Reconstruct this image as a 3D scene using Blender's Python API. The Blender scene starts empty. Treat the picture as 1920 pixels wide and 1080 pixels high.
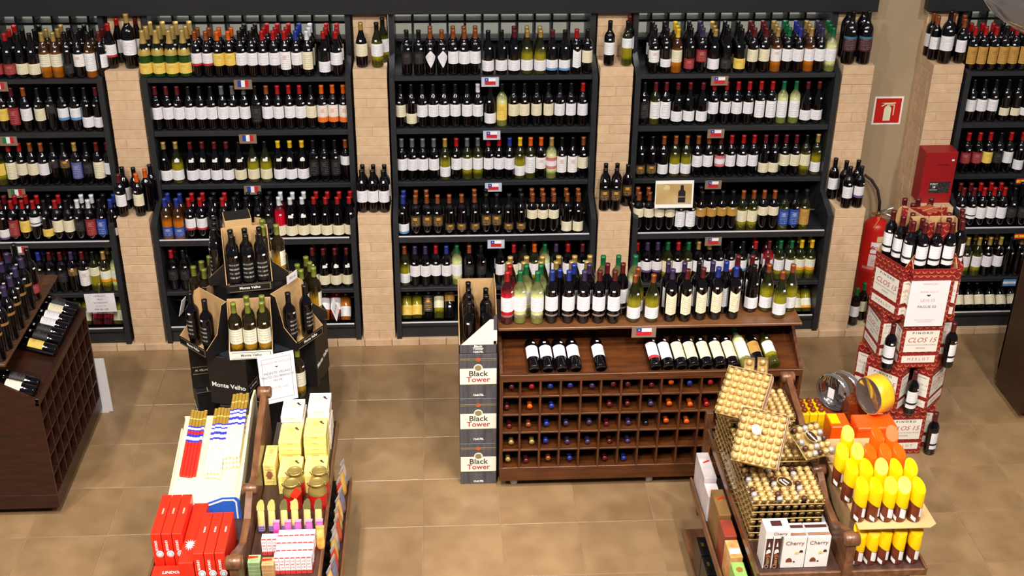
import bpy, bmesh, math, random, re
from mathutils import Vector, Matrix
random.seed(7)
SC = bpy.context.scene
COL = SC.collection
R = math.radians

# ------------------------------------------------------------------ camera, world, lights, exposure
F_PX = 2318.54
PITCH, YAW, ROLL = 0.4881, -0.0623, 0.0116
CAM = Vector((-0.3048, -7.4905, 4.5824))
cam_rot = Matrix.Rotation(YAW, 3, 'Z') @ Matrix.Rotation(math.pi / 2 - PITCH, 3, 'X') @ Matrix.Rotation(ROLL, 3, 'Z')
cd = bpy.data.cameras.new('camera')
cd.sensor_width = 36.0
cd.lens = F_PX / 1920 * 36.0
cd.clip_start = 0.05
cam = bpy.data.objects.new('camera', cd)
cam.matrix_world = Matrix.Translation(CAM) @ cam_rot.to_4x4()
COL.objects.link(cam)
SC.camera = cam
SC.view_settings.view_transform = 'Standard'
SC.view_settings.look = 'None'
SC.view_settings.gamma = 1.0
SC.view_settings.use_curve_mapping = False
SC.view_settings.exposure = 0.0
W = bpy.data.worlds.new('world')
SC.world = W
W.use_nodes = True
W.node_tree.nodes['Background'].inputs[0].default_value = (0.80, 0.86, 1.0, 1)
W.node_tree.nodes['Background'].inputs[1].default_value = 0.12


def lamp(name, loc, target, energy, size, color=(1.0, 0.93, 0.85), spread=150):
    l = bpy.data.lights.new(name, 'AREA')
    l.shape = 'DISK'
    l.size = size
    l.energy = energy
    l.color = color
    l.spread = R(spread)
    o = bpy.data.objects.new(name, l)
    o.location = loc
    o.rotation_euler = (Vector(target) - Vector(loc)).to_track_quat('-Z', 'Y').to_euler()
    COL.objects.link(o)


for ix, lx in enumerate((-3.6, -1.3, 1.0, 3.3)):
    for ly, e in ((-6.2, 82), (-3.9, 74)):
        lamp('ceiling_downlight', (lx, ly, 5.6), (lx, ly + 2.4, 0.0), e, 0.24)
lamp('aisle_spotlight', (-1.0, -5.2, 5.5), (-1.2, -3.0, 0.8), 28, 0.14, spread=70)
lamp('aisle_spotlight', (1.2, -5.4, 5.5), (1.5, -3.1, 0.8), 28, 0.14, spread=70)


for lx in (-3.4, -1.6, 0.1, 1.8, 3.9):
    lamp('back_corridor_light', (lx, 1.36, 3.6), (lx, 1.5, 1.6), 48, 0.5, (1, 1, 0.96), 170)


def ray(u, v):
    return cam_rot @ Vector(((u - 960) / F_PX, -(v - 540) / F_PX, -1.0))


def on_z(u, v, z):
    d = ray(u, v)
    return CAM + d * ((z - CAM.z) / d.z)


def on_y(u, v, y):
    d = ray(u, v)
    return CAM + d * ((y - CAM.y) / d.y)


# ------------------------------------------------------------------ materials
def lin(c):
    return tuple(((x / 255) / 12.92 if x <= 10 else (((x / 255) + 0.055) / 1.055) ** 2.4) for x in c) + (1,)


MATS = {}


def mat(name, rgb, rough=0.5, metal=0.0, vary=0.12, scale=12.0, stretch=(1, 1, 1), rgb2=None, bump=0.0, spec=0.5, trans=0.0, coat=0.0, rnd=0.0, emit=0.0):
    if name in MATS:
        return MATS[name]
    m = bpy.data.materials.new(name)
    m.use_nodes = True
    nt = m.node_tree
    n, l = nt.nodes, nt.links
    b = n['Principled BSDF']
    b.inputs['Roughness'].default_value = rough
    b.inputs['Metallic'].default_value = metal
    b.inputs['Specular IOR Level'].default_value = spec
    b.inputs['Transmission Weight'].default_value = trans
    b.inputs['Coat Weight'].default_value = coat
    tc = n.new('ShaderNodeTexCoord')
    mp = n.new('ShaderNodeMapping')
    mp.inputs['Scale'].default_value = stretch
    l.new(tc.outputs['Object'], mp.inputs['Vector'])
    nz = n.new('ShaderNodeTexNoise')
    nz.inputs['Scale'].default_value = scale
    nz.inputs['Detail'].default_value = 5
    l.new(mp.outputs[0], nz.inputs['Vector'])
    oi = n.new('ShaderNodeObjectInfo')
    if rnd:
        ad = n.new('ShaderNodeVectorMath')
        ad.operation = 'SCALE'
        ad.inputs[0].default_value = (17, 9, 23)
        l.new(oi.outputs['Random'], ad.inputs['Scale'])
        l.new(ad.outputs[0], mp.inputs['Location'])
    mx = n.new('ShaderNodeMix')
    mx.data_type = 'RGBA'
    c1 = lin(rgb)
    c2 = lin(rgb2) if rgb2 else tuple(x * (1 - vary * 2) for x in c1[:3]) + (1,)
    mx.inputs[6].default_value = c1
    mx.inputs[7].default_value = c2
    rp = n.new('ShaderNodeMapRange')
    rp.inputs[1].default_value = 0.3
    rp.inputs[2].default_value = 0.7
    l.new(nz.outputs['Fac'], rp.inputs[0])
    l.new(rp.outputs[0], mx.inputs[0])
    out = mx.outputs[2]
    if rnd:
        hv = n.new('ShaderNodeHueSaturation')
        mr = n.new('ShaderNodeMapRange')
        mr.inputs[3].default_value = 1 - rnd
        mr.inputs[4].default_value = 1 + rnd
        l.new(oi.outputs['Random'], mr.inputs[0])
        l.new(mr.outputs[0], hv.inputs['Value'])
        l.new(out, hv.inputs['Color'])
        out = hv.outputs[0]
    l.new(out, b.inputs['Base Color'])
    if bump:
        bp = n.new('ShaderNodeBump')
        bp.inputs['Strength'].default_value = bump
        bp.inputs['Distance'].default_value = 0.004
        l.new(nz.outputs['Fac'], bp.inputs['Height'])
        l.new(bp.outputs[0], b.inputs['Normal'])
    if emit:
        b.inputs['Emission Color'].default_value = c1
        b.inputs['Emission Strength'].default_value = emit
    MATS[name] = m
    return m


def node_math(nt, op, a, b=None, clamp=False):
    x = nt.nodes.new('ShaderNodeMath')
    x.operation = op
    x.use_clamp = clamp
    for i, s in enumerate((a, b)):
        if s is None:
            continue
        if isinstance(s, (int, float)):
            x.inputs[i].default_value = s
        else:
            nt.links.new(s, x.inputs[i])
    return x.outputs[0]


def print_group():
    g = bpy.data.node_groups.new('printed_label', 'ShaderNodeTree')
    I = g.interface
    for nm, ty in (('Base', 'NodeSocketColor'), ('Ink', 'NodeSocketColor'), ('Band', 'NodeSocketColor')):
        I.new_socket(nm, in_out='INPUT', socket_type=ty)
    for nm, d in (('BandLo', 0.0), ('BandHi', 0.0), ('Lines', 9.0), ('Emblem', 0.0), ('Amount', 0.5)):
        s = I.new_socket(nm, in_out='INPUT', socket_type='NodeSocketFloat')
        s.default_value = d
    I.new_socket('Color', in_out='OUTPUT', socket_type='NodeSocketColor')
    gi = g.nodes.new('NodeGroupInput')
    go = g.nodes.new('NodeGroupOutput')
    uv = g.nodes.new('ShaderNodeUVMap')
    sp = g.nodes.new('ShaderNodeSeparateXYZ')
    g.links.new(uv.outputs[0], sp.inputs[0])
    u, v = sp.outputs[0], sp.outputs[1]
    M = lambda op, a, b=None, c=False: node_math(g, op, a, b, c)
    rows = M('MULTIPLY', v, gi.outputs['Lines'])
    fr = M('FRACT', rows)
    line = M('LESS_THAN', fr, 0.38)
    fl = M('FLOOR', rows)
    nz = g.nodes.new('ShaderNodeTexNoise')
    nz.inputs['Scale'].default_value = 1.0
    cb = g.nodes.new('ShaderNodeCombineXYZ')
    oi = g.nodes.new('ShaderNodeObjectInfo')
    g.links.new(M('MULTIPLY', u, 34.0), cb.inputs[0])
    g.links.new(M('MULTIPLY', fl, 7.3), cb.inputs[1])
    g.links.new(cb.outputs[0], nz.inputs['Vector'])
    word = M('GREATER_THAN', nz.outputs['Fac'], 0.47)
    nz2 = g.nodes.new('ShaderNodeTexNoise')
    nz2.inputs['Scale'].default_value = 1.0
    cb2 = g.nodes.new('ShaderNodeCombineXYZ')
    g.links.new(M('MULTIPLY', fl, 3.71), cb2.inputs[0])
    g.links.new(cb2.outputs[0], nz2.inputs['Vector'])
    present = M('GREATER_THAN', nz2.outputs['Fac'], 0.48)
    du = M('ABSOLUTE', M('SUBTRACT', u, 0.5))
    inside = M('MULTIPLY', M('LESS_THAN', du, 0.33), M('LESS_THAN', M('ABSOLUTE', M('SUBTRACT', v, 0.5)), 0.4))
    txt = M('MULTIPLY', M('MULTIPLY', line, word), M('MULTIPLY', present, inside))
    dv = M('SUBTRACT', v, 0.68)
    r2 = M('ADD', M('MULTIPLY', du, du), M('MULTIPLY', dv, M('MULTIPLY', dv, 1.2)))
    emb = M('MULTIPLY', M('LESS_THAN', r2, 0.022), gi.outputs['Emblem'])
    ink = M('MULTIPLY', M('MAXIMUM', txt, emb), gi.outputs['Amount'])
    m1 = g.nodes.new('ShaderNodeMix')
    m1.data_type = 'RGBA'
    g.links.new(ink, m1.inputs[0])
    g.links.new(gi.outputs['Base'], m1.inputs[6])
    g.links.new(gi.outputs['Ink'], m1.inputs[7])
    bd = M('MULTIPLY', M('GREATER_THAN', v, gi.outputs['BandLo']), M('LESS_THAN', v, gi.outputs['BandHi']))
    m2 = g.nodes.new('ShaderNodeMix')
    m2.data_type = 'RGBA'
    g.links.new(bd, m2.inputs[0])
    g.links.new(m1.outputs[2], m2.inputs[6])
    g.links.new(gi.outputs['Band'], m2.inputs[7])
    g.links.new(m2.outputs[2], go.inputs[0])
    return g


PG = print_group()


def print_mat(name, base, ink=(52, 46, 50), band=(120, 30, 30), lo=0.0, hi=0.0, lines=9, emblem=0.0, amount=0.46, rough=0.6):
    if name in MATS:
        return MATS[name]
    m = bpy.data.materials.new(name)
    m.use_nodes = True
    nt = m.node_tree
    b = nt.nodes['Principled BSDF']
    b.inputs['Roughness'].default_value = rough
    g = nt.nodes.new('ShaderNodeGroup')
    g.node_tree = PG
    g.inputs['Base'].default_value = lin(base)
    g.inputs['Ink'].default_value = lin(ink)
    g.inputs['Band'].default_value = lin(band)
    g.inputs['BandLo'].default_value = lo
    g.inputs['BandHi'].default_value = hi
    g.inputs['Lines'].default_value = lines
    g.inputs['Emblem'].default_value = emblem
    g.inputs['Amount'].default_value = amount
    nt.links.new(g.outputs[0], b.inputs['Base Color'])
    MATS[name] = m
    return m


M_BRICK = mat('peach_brick', (214, 184, 150), 0.9, vary=0.09, scale=22, bump=0.3, rnd=0.06, rgb2=(203, 168, 131))
M_MORTAR = mat('mortar', (212, 184, 150), 0.95, vary=0.15, scale=40, bump=0.3)
M_PLASTER = mat('beige_plaster', (168, 148, 118), 0.85, vary=0.05, scale=3, bump=0.08)
M_TILE = mat('brown_ceramic_tile', (160, 130, 94), 0.28, vary=0.12, scale=5, rgb2=(137, 108, 75), bump=0.03, rnd=0.045)
M_GROUT = mat('grout', (168, 138, 106), 0.9, vary=0.1)
M_BLACK = mat('charcoal_board', (40, 41, 45), 0.45, vary=0.1, scale=20)
M_BLACKER = mat('black_board', (16, 16, 18), 0.6, vary=0.1, scale=20)
M_FASCIA = mat('black_fascia', (25, 26, 32), 0.5, vary=0.12, scale=1.2)
M_PALE = mat('pale_grey_wall', (196, 196, 184), 0.8, vary=0.05)
M_STEEL = mat('brushed_steel', (205, 205, 210), 0.28, metal=0.85, vary=0.05)
M_WOOD = mat('stained_brown_wood', (100, 54, 22), 0.36, scale=5, stretch=(1, 8, 8), rgb2=(66, 34, 14), bump=0.05)
M_WOODY = mat('stained_brown_wood_upright', (100, 55, 26), 0.38, scale=5, stretch=(8, 8, 1), rgb2=(66, 34, 17), bump=0.05)
M_WOODTOP = mat('worn_wooden_top', (122, 80, 46), 0.33, scale=5, stretch=(1, 9, 9), rgb2=(94, 56, 30), bump=0.05)
M_DWOOD = mat('dark_mahogany', (58, 27, 18), 0.35, scale=6, stretch=(6, 1, 6), rgb2=(36, 16, 11), bump=0.04)
M_DWOODTOP = mat('dark_mahogany_top', (98, 66, 44), 0.35, scale=6, stretch=(9, 1, 9), rgb2=(70, 44, 28), bump=0.05)
M_CARD = mat('brown_cardboard', (196, 158, 108), 0.85, vary=0.06, scale=8)
M_BLACKCARD = mat('black_printed_cardboard', (24, 22, 22), 0.42, vary=0.1, scale=14)
M_PAPER = mat('white_paper', (238, 234, 236), 0.6, vary=0.02)
M_WHITE = mat('white_print', (240, 238, 232), 0.55, vary=0.02)
M_INK = mat('grey_ink', (120, 110, 112), 0.7, vary=0.05)
M_REDINK = mat('red_ink', (176, 48, 44), 0.6, vary=0.05)
M_PINKINK = mat('faded_pink_ink', (214, 160, 160), 0.7, vary=0.05)
M_DARKINK = mat('dark_ink', (40, 36, 38), 0.6, vary=0.05)
M_RED = mat('signal_red', (196, 26, 22), 0.35, vary=0.05)
M_RUBBER = mat('black_rubber', (22, 22, 24), 0.5, vary=0.1)
M_LIP = mat('polished_lip', (232, 230, 236), 0.3, metal=0.3, vary=0.03)
M_BRASS = mat('brass', (180, 150, 70), 0.3, metal=0.8, vary=0.1)
M_CASTER = mat('grey_caster', (190, 190, 190), 0.4, vary=0.1)


# ------------------------------------------------------------------ mesh helpers
class MB:
    def __init__(self):
        self.bm = bmesh.new()
        self.uv = self.bm.loops.layers.uv.new('UVMap')

    def box(self, x0, x1, y0, y1, z0, z1, bev=0.0, M=None, mi=0):
        ret = bmesh.ops.create_cube(self.bm, size=1.0)
        vs = ret['verts']
        for v in vs:
            v.co = Vector(((x0 + x1) / 2 + v.co.x * (x1 - x0), (y0 + y1) / 2 + v.co.y * (y1 - y0), (z0 + z1) / 2 + v.co.z * (z1 - z0)))
        fs = {f for v in vs for f in v.link_faces}
        for f in fs:
            f.material_index = mi
            self._uv_box(f)
        if bev:
            es = list({e for v in vs for e in v.link_edges})
            r = bmesh.ops.bevel(self.bm, geom=es, offset=bev, segments=1, affect='EDGES')
            vs = list({v for f in r['faces'] for v in f.verts} | {v for v in vs if v.is_valid})
            for f in r['faces']:
                f.material_index = mi
        if M:
            bmesh.ops.transform(self.bm, matrix=M, verts=vs)
        return vs

    def _uv_box(self, f):
        n = f.normal if f.normal.length else Vector((0, 0, 1))
        f.normal_update()
        n = f.normal
        a = (0, 2) if abs(n.y) > 0.5 else ((1, 2) if abs(n.x) > 0.5 else (0, 1))
        cs = [l.vert.co for l in f.loops]
        lo = [min(c[i] for c in cs) for i in a]
        hi = [max(c[i] for c in cs) for i in a]
        for l in f.loops:
            s = (l.vert.co[a[0]] - lo[0]) / max(1e-6, hi[0] - lo[0])
            t = (l.vert.co[a[1]] - lo[1]) / max(1e-6, hi[1] - lo[1])
            l[self.uv].uv = (s, t)

    def prism(self, pts, w0, w1, axis='x', mi=0):
        """pts: outline in the two other axes, extruded along axis from w0 to w1."""
        def P(a, b, w):
            return (w, a, b) if axis == 'x' else ((a, w, b) if axis == 'y' else (a, b, w))
        va = [self.bm.verts.new(P(a, b, w0)) for a, b in pts]
        vb = [self.bm.verts.new(P(a, b, w1)) for a, b in pts]
        n = len(pts)
        fs = [self.bm.faces.new(va), self.bm.faces.new(vb[::-1])]
        for i in range(n):
            fs.append(self.bm.faces.new((va[i], vb[i], vb[(i + 1) % n], va[(i + 1) % n])))
        for f in fs:
            f.material_index = mi
        return va + vb

    def lathe(self, prof, seg=20, mi=0, smooth=True, M=None, cap0=True, cap1=True):
        rings = []
        vs = []
        for r, z in prof:
            if r < 1e-5:
                ring = [self.bm.verts.new((0, 0, z))]
            else:
                ring = [self.bm.verts.new((r * math.cos(2 * math.pi * i / seg), r * math.sin(2 * math.pi * i / seg), z)) for i in range(seg)]
            rings.append(ring)
            vs += ring
        for a, b in zip(rings, rings[1:]):
            for i in range(seg):
                j = (i + 1) % seg
                if len(a) == 1 and len(b) == 1:
                    continue
                if len(a) == 1:
                    f = self.bm.faces.new((a[0], b[j], b[i]))
                elif len(b) == 1:
                    f = self.bm.faces.new((a[i], a[j], b[0]))
                else:
                    f = self.bm.faces.new((a[i], a[j], b[j], b[i]))
                f.smooth = smooth
                f.material_index = mi
        if cap0 and len(rings[0]) > 1:
            f = self.bm.faces.new(rings[0][::-1]); f.material_index = mi
        if cap1 and len(rings[-1]) > 1:
            f = self.bm.faces.new(rings[-1]); f.material_index = mi
        if M:
            bmesh.ops.transform(self.bm, matrix=M, verts=vs)
        return vs

    def tube(self, pts, r, seg=8, mi=0):
        pts = [Vector(p) for p in pts]
        rings = []
        for i, p in enumerate(pts):
            t = (pts[min(i + 1, len(pts) - 1)] - pts[max(i - 1, 0)]).normalized()
            q = t.to_track_quat('Z', 'Y')
            rr = r[i] if isinstance(r, (list, tuple)) else r
            rings.append([self.bm.verts.new(p + q @ Vector((rr * math.cos(2 * math.pi * k / seg), rr * math.sin(2 * math.pi * k / seg), 0))) for k in range(seg)])
        for a, b in zip(rings, rings[1:]):
            for k in range(seg):
                f = self.bm.faces.new((a[k], a[(k + 1) % seg], b[(k + 1) % seg], b[k]))
                f.smooth = True
                f.material_index = mi
        self.bm.faces.new(rings[0][::-1]).material_index = mi
        self.bm.faces.new(rings[-1]).material_index = mi

    def mesh(self, name, mats):
        bmesh.ops.recalc_face_normals(self.bm, faces=self.bm.faces)
        me = bpy.data.meshes.new(name)
        self.bm.to_mesh(me)
        self.bm.free()
        for m in (mats if isinstance(mats, (list, tuple)) else [mats]):
            me.materials.append(m)
        return me

    def build(self, name, mats, parent=None):
        return link(name, self.mesh(name, mats), parent)


def link(name, data, parent=None, M=None):
    o = bpy.data.objects.new(name, data)
    COL.objects.link(o)
    if parent:
        o.parent = parent
    if M is not None:
        o.matrix_local = M
    return o


def empty(name, loc=(0, 0, 0), rz=0.0):
    o = link(name, None)
    o.empty_display_size = 0.1
    o.location = loc
    o.rotation_euler = (0, 0, rz)
    return o


def tag(o, label=None, cat=None, group=None, kind=None):
    if label:
        o['label'] = label
    if cat:
        o['category'] = cat
    if group:
        o['group'] = group
    if kind:
        o['kind'] = kind
    return o


def boxo(name, x0, x1, y0, y1, z0, z1, m, parent=None, bev=0.0, M=None):
    b = MB()
    b.box(x0, x1, y0, y1, z0, z1, bev)
    o = b.build(name, m, parent)
    if M is not None:
        o.matrix_local = M
    return o


def frame(o, x, y):
    """Matrix of a face: origin o, x to the right along it, y up it, z out of it."""
    x = Vector(x).normalized()
    y = Vector(y).normalized()
    z = x.cross(y)
    m = Matrix((x, y, z)).transposed().to_4x4()
    m.translation = Vector(o)
    return m


def panel(name, M, w, h, m, parent=None, t=0.0015, shape=None):
    """Thin printed piece lying on a face frame, centred on its origin."""
    b = MB()
    if shape:
        b.prism([(x * w, y * h) for x, y in shape], 0, t, 'z')
    else:
        b.box(-w / 2, w / 2, -h / 2, h / 2, 0, t)
        for f in b.bm.faces:
            f.normal_update()
            if abs(f.normal.z) > 0.5:
                for l in f.loops:
                    l[b.uv].uv = (l.vert.co.x / w + 0.5, l.vert.co.y / h + 0.5)
    return link(name, b.mesh(name, m), parent, M)


TXT = {}


def text(s, M, size, m, parent=None, align='CENTER', sx=1.0, bold=0.0, name='lettering', shear=0.0):
    c = bpy.data.curves.new(name, 'FONT')
    c.body = s
    c.size = size
    c.align_x = align
    c.align_y = 'CENTER'
    c.extrude = 0.0003
    c.offset = bold
    c.shear = shear
    c.space_line = 0.9
    c.resolution_u = 3
    c.materials.append(m)
    tmp = bpy.data.objects.new('tmp', c)
    me = bpy.data.meshes.new_from_object(tmp)
    bpy.data.objects.remove(tmp)
    if not me.materials:
        me.materials.append(m)
    return link(name, me, parent, M @ Matrix.Scale(sx, 4, (1, 0, 0)))


def T(x, y, z=0):
    return Matrix.Translation((x, y, z))


def RZ(a):
    return Matrix.Rotation(a, 4, 'Z')


ORD = ['first', 'second', 'third', 'fourth', 'fifth', 'sixth', 'seventh', 'eighth', 'ninth', 'tenth', 'eleventh', 'twelfth', 'thirteenth', 'fourteenth', 'fifteenth', 'sixteenth', 'seventeenth', 'eighteenth', 'nineteenth', 'twentieth', 'twenty-first', 'twenty-second', 'twenty-third', 'twenty-fourth', 'twenty-fifth']

# ------------------------------------------------------------------ floor
fl = boxo('floor', -6, 7, -8.5, 1.75, -0.06, -0.004, M_GROUT)
tag(fl, kind='structure')
tm = MB()
tm.box(-0.2225, 0.2225, -0.2225, 0.2225, -0.01, 0.0, 0.0015)
tile_me = tm.mesh('tile', M_TILE)
for i in range(-9, 11):
    for j in range(-1, 13):
        x, y = -0.225 + i * 0.45 - 0.0, -j * 0.45 - 0.225
        if x < -4.4 or x > 4.5 or y < -5.6:
            continue
        o = link('tile', tile_me, fl, T(x, y + 0.0, 0) @ RZ(random.choice((0, math.pi / 2, math.pi, -math.pi / 2))))

# ------------------------------------------------------------------ brick wall: plinth, pillars, column, fascia
LOW, MID, TOP = 0.28, 0.53, 0.78          # the three stepped faces (y)
ZP, Z1, Z2, Z3 = 0.05, 1.03, 1.99, 2.62
wall = boxo('wall_back', -5.6, 6.0, 1.62, 1.74, -0.05, 4.2, M_PALE)
tag(wall, kind='structure')
pl = boxo('trim_1', -5.0, 5.2, 0.285, 1.17, 0.0, 0.049, M_MORTAR)
tag(pl, kind='structure')
BR = {}


def brick(w, h, d, parent, x, y, z):
    key = (round(w, 3), round(h, 3), round(d, 3))
    if key not in BR:
        b = MB()
        b.box(-w / 2, w / 2, 0, d, 0, h, 0.0022)
        BR[key] = b.mesh('brick', M_BRICK)
    o = link('brick', BR[key], parent, T(x, y + random.uniform(0, 0.003), z))
    return o


for k in range(52):
    x = -4.9 + k * 0.196
    brick(0.192, 0.052, 0.05, pl, x, 0.262, 0.0)


def pillar(n, x0, x1, left_side=False, right_side=False, top=True):
    w = x1 - x0
    b = MB()
    g = 0.008
    b.box(x0 + g, x1 - g, LOW + 0.0055, 1.15, ZP, Z1 - 0.004)
    b.box(x0 + g, x1 - g, MID + 0.0055, 1.15, Z1 - 0.004, Z2 - 0.004)
    b.box(x0 + g, x1 - g, TOP + 0.0055, 1.15, Z2 - 0.004, Z3)
    o = b.build('brick_pillar', M_MORTAR)
    tag(o, kind='structure')
    c = 0
    for y, za, zb in ((LOW, ZP, Z1), (MID, Z1, Z2), (TOP, Z2, Z2 + 0.42)):
        n_c = round((zb - za) / 0.0700)
        h = (zb - za) / n_c
        for k in range(n_c):
            z = za + k * h
            last = k == n_c - 1 and y != TOP
            d = 0.245 if last else 0.06
            cut = (0.0, 0.0, 0.5, 0.0, 0.36, 0.0, 0.0)[(c * 3 + n * 2) % 7]
            j = 0.0022
            if cut == 0.0:
                brick(w - 0.004, h - j, d, o, (x0 + x1) / 2, y, z)
            else:
                wa = w * cut
                brick(wa - j, h - j, d, o, x0 + wa / 2, y, z)
                brick(w - wa - j, h - j, d, o, x0 + wa + (w - wa) / 2, y, z)
            if left_side:
                yy = y + (0.06 if not last else 0.245)
                L = 0.19 if c % 2 else 0.13
                while yy < 0.83:
                    e = min(yy + L, 0.86)
                    b2 = MB()
                    b2.box(x0, x0 + 0.05, yy + 0.002, e - 0.002, z, z + h - j, 0.002)
                    b2.build('brick', M_BRICK, o)
                    yy = e
                    L = 0.19
            c += 1
    return o


PILL = [(-2.52, -2.30), (-0.89, -0.66), (0.775, 1.005), (2.445, 2.665), (3.075, 3.295), (-4.20, -3.97), (4.72, 4.94)]
for n, (a, b_) in enumerate(PILL):
    pillar(n, a, b_, left_side=(n == 4))
colw = boxo('wall_recess', 2.60, 3.12, 0.83, 1.16, 0.05, 3.4, M_PLASTER)
tag(colw, kind='structure')
for n, (a, b_) in enumerate(((-5.0, 2.69), (3.035, 5.4))):
    h = boxo('trim_%d' % (n + 2), a, b_, 0.70, 0.775, 2.31, 3.3, M_FASCIA, bev=0.004)
    tag(h, kind='structure')

# ------------------------------------------------------------------ wine shelf bays
S1, S2, S3, S4, S5, S6 = 1.936, 1.562, 1.168, 0.852, 0.462, 0.165
BAYS = {'A': (-3.95, -2.54, 'Italian-flag bay'), 'B': (-2.285, -0.905, 'French-flag bay'), 'C': (-0.648, 0.762, 'middle Chilean-flag bay'),
        'D': (1.02, 2.432, 'Chilean-flag bay beside extinguisher'), 'E': (3.312, 4.70, 'Spanish-flag bay')}


def bay(key):
    x0, x1, nm = BAYS[key]
    root = empty('wine_shelf_unit', ((x0 + x1) / 2, 0.7, 0.05))
    off = Matrix.Translation((-(x0 + x1) / 2, -0.7, -0.05))
    tag(root, {'A': 'charcoal stepped wine shelf bay with Italian flag cards', 'B': 'charcoal stepped wine shelf bay with French flag cards', 'C': 'charcoal stepped wine shelf bay with white-backed Chilean flag cards',
               'D': 'charcoal stepped wine shelf bay with brown-backed Chilean flags beside red extinguisher', 'E': 'charcoal stepped wine shelf bay with Spanish flag cards'}[key], 'shelf', 'stepped wine shelf bays along the brick wall')

    def put(name, b, m):
        o = b.build(name, m, root)
        o.matrix_local = off
        return o
    w = 0.036
    prof = [(LOW - 0.012, 0.055), (LOW - 0.012, 0.985), (MID - 0.012, 1.075), (MID - 0.012, 1.93), (TOP - 0.03, 2.03), (TOP - 0.03, 2.6), (1.14, 2.6), (1.14, 0.055)]
    for a in (x0, x1 - w):
        b = MB(); b.prism(prof, a, a + w, 'x'); put('upright', b, M_BLACK)
    a, c = x0 + w, x1 - w
    b = MB(); b.box(a, c, 1.10, 1.135, 0.06, 2.02); put('back_panel', b, M_BLACKER)
    for y, z, t in ((MID, S1, 0.030), (MID, S2, 0.036), (MID, S3, 0.032), (LOW, S5, 0.028)):
        b = MB(); b.box(a, c, y, 1.10, z - t, z, 0.0015); put('shelf_board', b, M_BLACK)
    b = MB(); b.box(a, c, LOW, 1.10, S4 - 0.034, S4, 0.0015); put('shelf_board', b, M_BLACK)
    b = MB(); b.prism([(LOW + 0.004, 0.156), (LOW + 0.004, 0.140), (1.1, 0.06), (1.1, 0.08)], a, c, 'x'); put('shelf_board', b, M_BLACKER)
    b = MB(); b.box(a, c, LOW + 0.012, LOW + 0.03, 0.055, 0.135, 0.0015); put('kick_board', b, M_BLACK)
    for z0, z1 in ((S4, S4 + 0.020), (0.155, 0.186)):
        b = MB(); b.box(a + 0.002, c - 0.01, LOW - 0.003, LOW + 0.002, z0, z1 - .006); put('lip_board', b, M_BLACK)
        b = MB(); b.box(a + 0.002, c - 0.01, LOW - 0.007, LOW + 0.004, z1 - 0.008, z1, 0.001); put('steel_lip', b, M_LIP)
    for z in (S4 + 0.05, 0.25):
        b = MB(); b.box(a + 0.002, c - 0.01, LOW + 0.27, LOW + 0.276, z, z + 0.008); put('steel_rail', b, M_STEEL)
    # open lattice rack behind the top shelf and one rack board behind rows two to four
    for k in range(6):
        z = S1 + 0.0 + k * 0.1275
        if k:
            b = MB(); b.box(a, c, 0.98, 1.10, z - 0.018, z); put('rack_board', b, M_BLACK)
    n = 11
    for k in range(1, n):
        x = a + (c - a) * k / n
        b = MB(); b.box(x - 0.008, x + 0.008, 0.978, 1.102, S1 + 0.001, 2.6); put('rack_divider', b, M_BLACK)
    for z in (S2 + 0.245, S3 + 0.245, S4 + 0.215):
        b = MB(); b.box(a, c, 0.86, 1.09, z - 0.012, z); put('rack_board', b, M_BLACKER)
    return root


for k_ in 'ABCDE':
    bay(k_)

# ------------------------------------------------------------------ bottles
def wine_glass(name, mid, neck, foot, fill=0.44):
    # bottle glass full of wine: empty dark neck, bright wine below the shoulder, deeper tone in the thick foot
    m = mat(name, mid, 0.05, vary=0.0, spec=0.6, coat=0.3, trans=0.15)
    nt = m.node_tree
    b = nt.nodes['Principled BSDF']
    tc = nt.nodes.new('ShaderNodeTexCoord')
    sp = nt.nodes.new('ShaderNodeSeparateXYZ')
    nt.links.new(tc.outputs['Object'], sp.inputs[0])
    nz = nt.nodes.new('ShaderNodeTexNoise')
    nz.inputs['Scale'].default_value = 60
    nt.links.new(tc.outputs['Object'], nz.inputs['Vector'])
    r = nt.nodes.new('ShaderNodeValToRGB')
    e = r.color_ramp.elements
    e[0].position = 0.0; e[0].color = lin(foot)
    e[1].position = 1.0; e[1].color = lin(neck)
    for p, c in ((0.14, foot), (0.20, mid), (fill, mid), (fill + 0.07, tuple((a + b_) // 2 for a, b_ in zip(mid, neck))), (fill + 0.16, neck)):
        q = e.new(p); q.color = lin(c)
    z = node_math(nt, 'MULTIPLY', sp.outputs[2], 1 / 0.31)
    z = node_math(nt, 'ADD', z, node_math(nt, 'MULTIPLY', node_math(nt, 'SUBTRACT', nz.outputs['Fac'], 0.5), 0.12))
    nt.links.new(z, r.inputs[0])
    nt.links.new(r.outputs[0], b.inputs['Base Color'])
    return m


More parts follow.
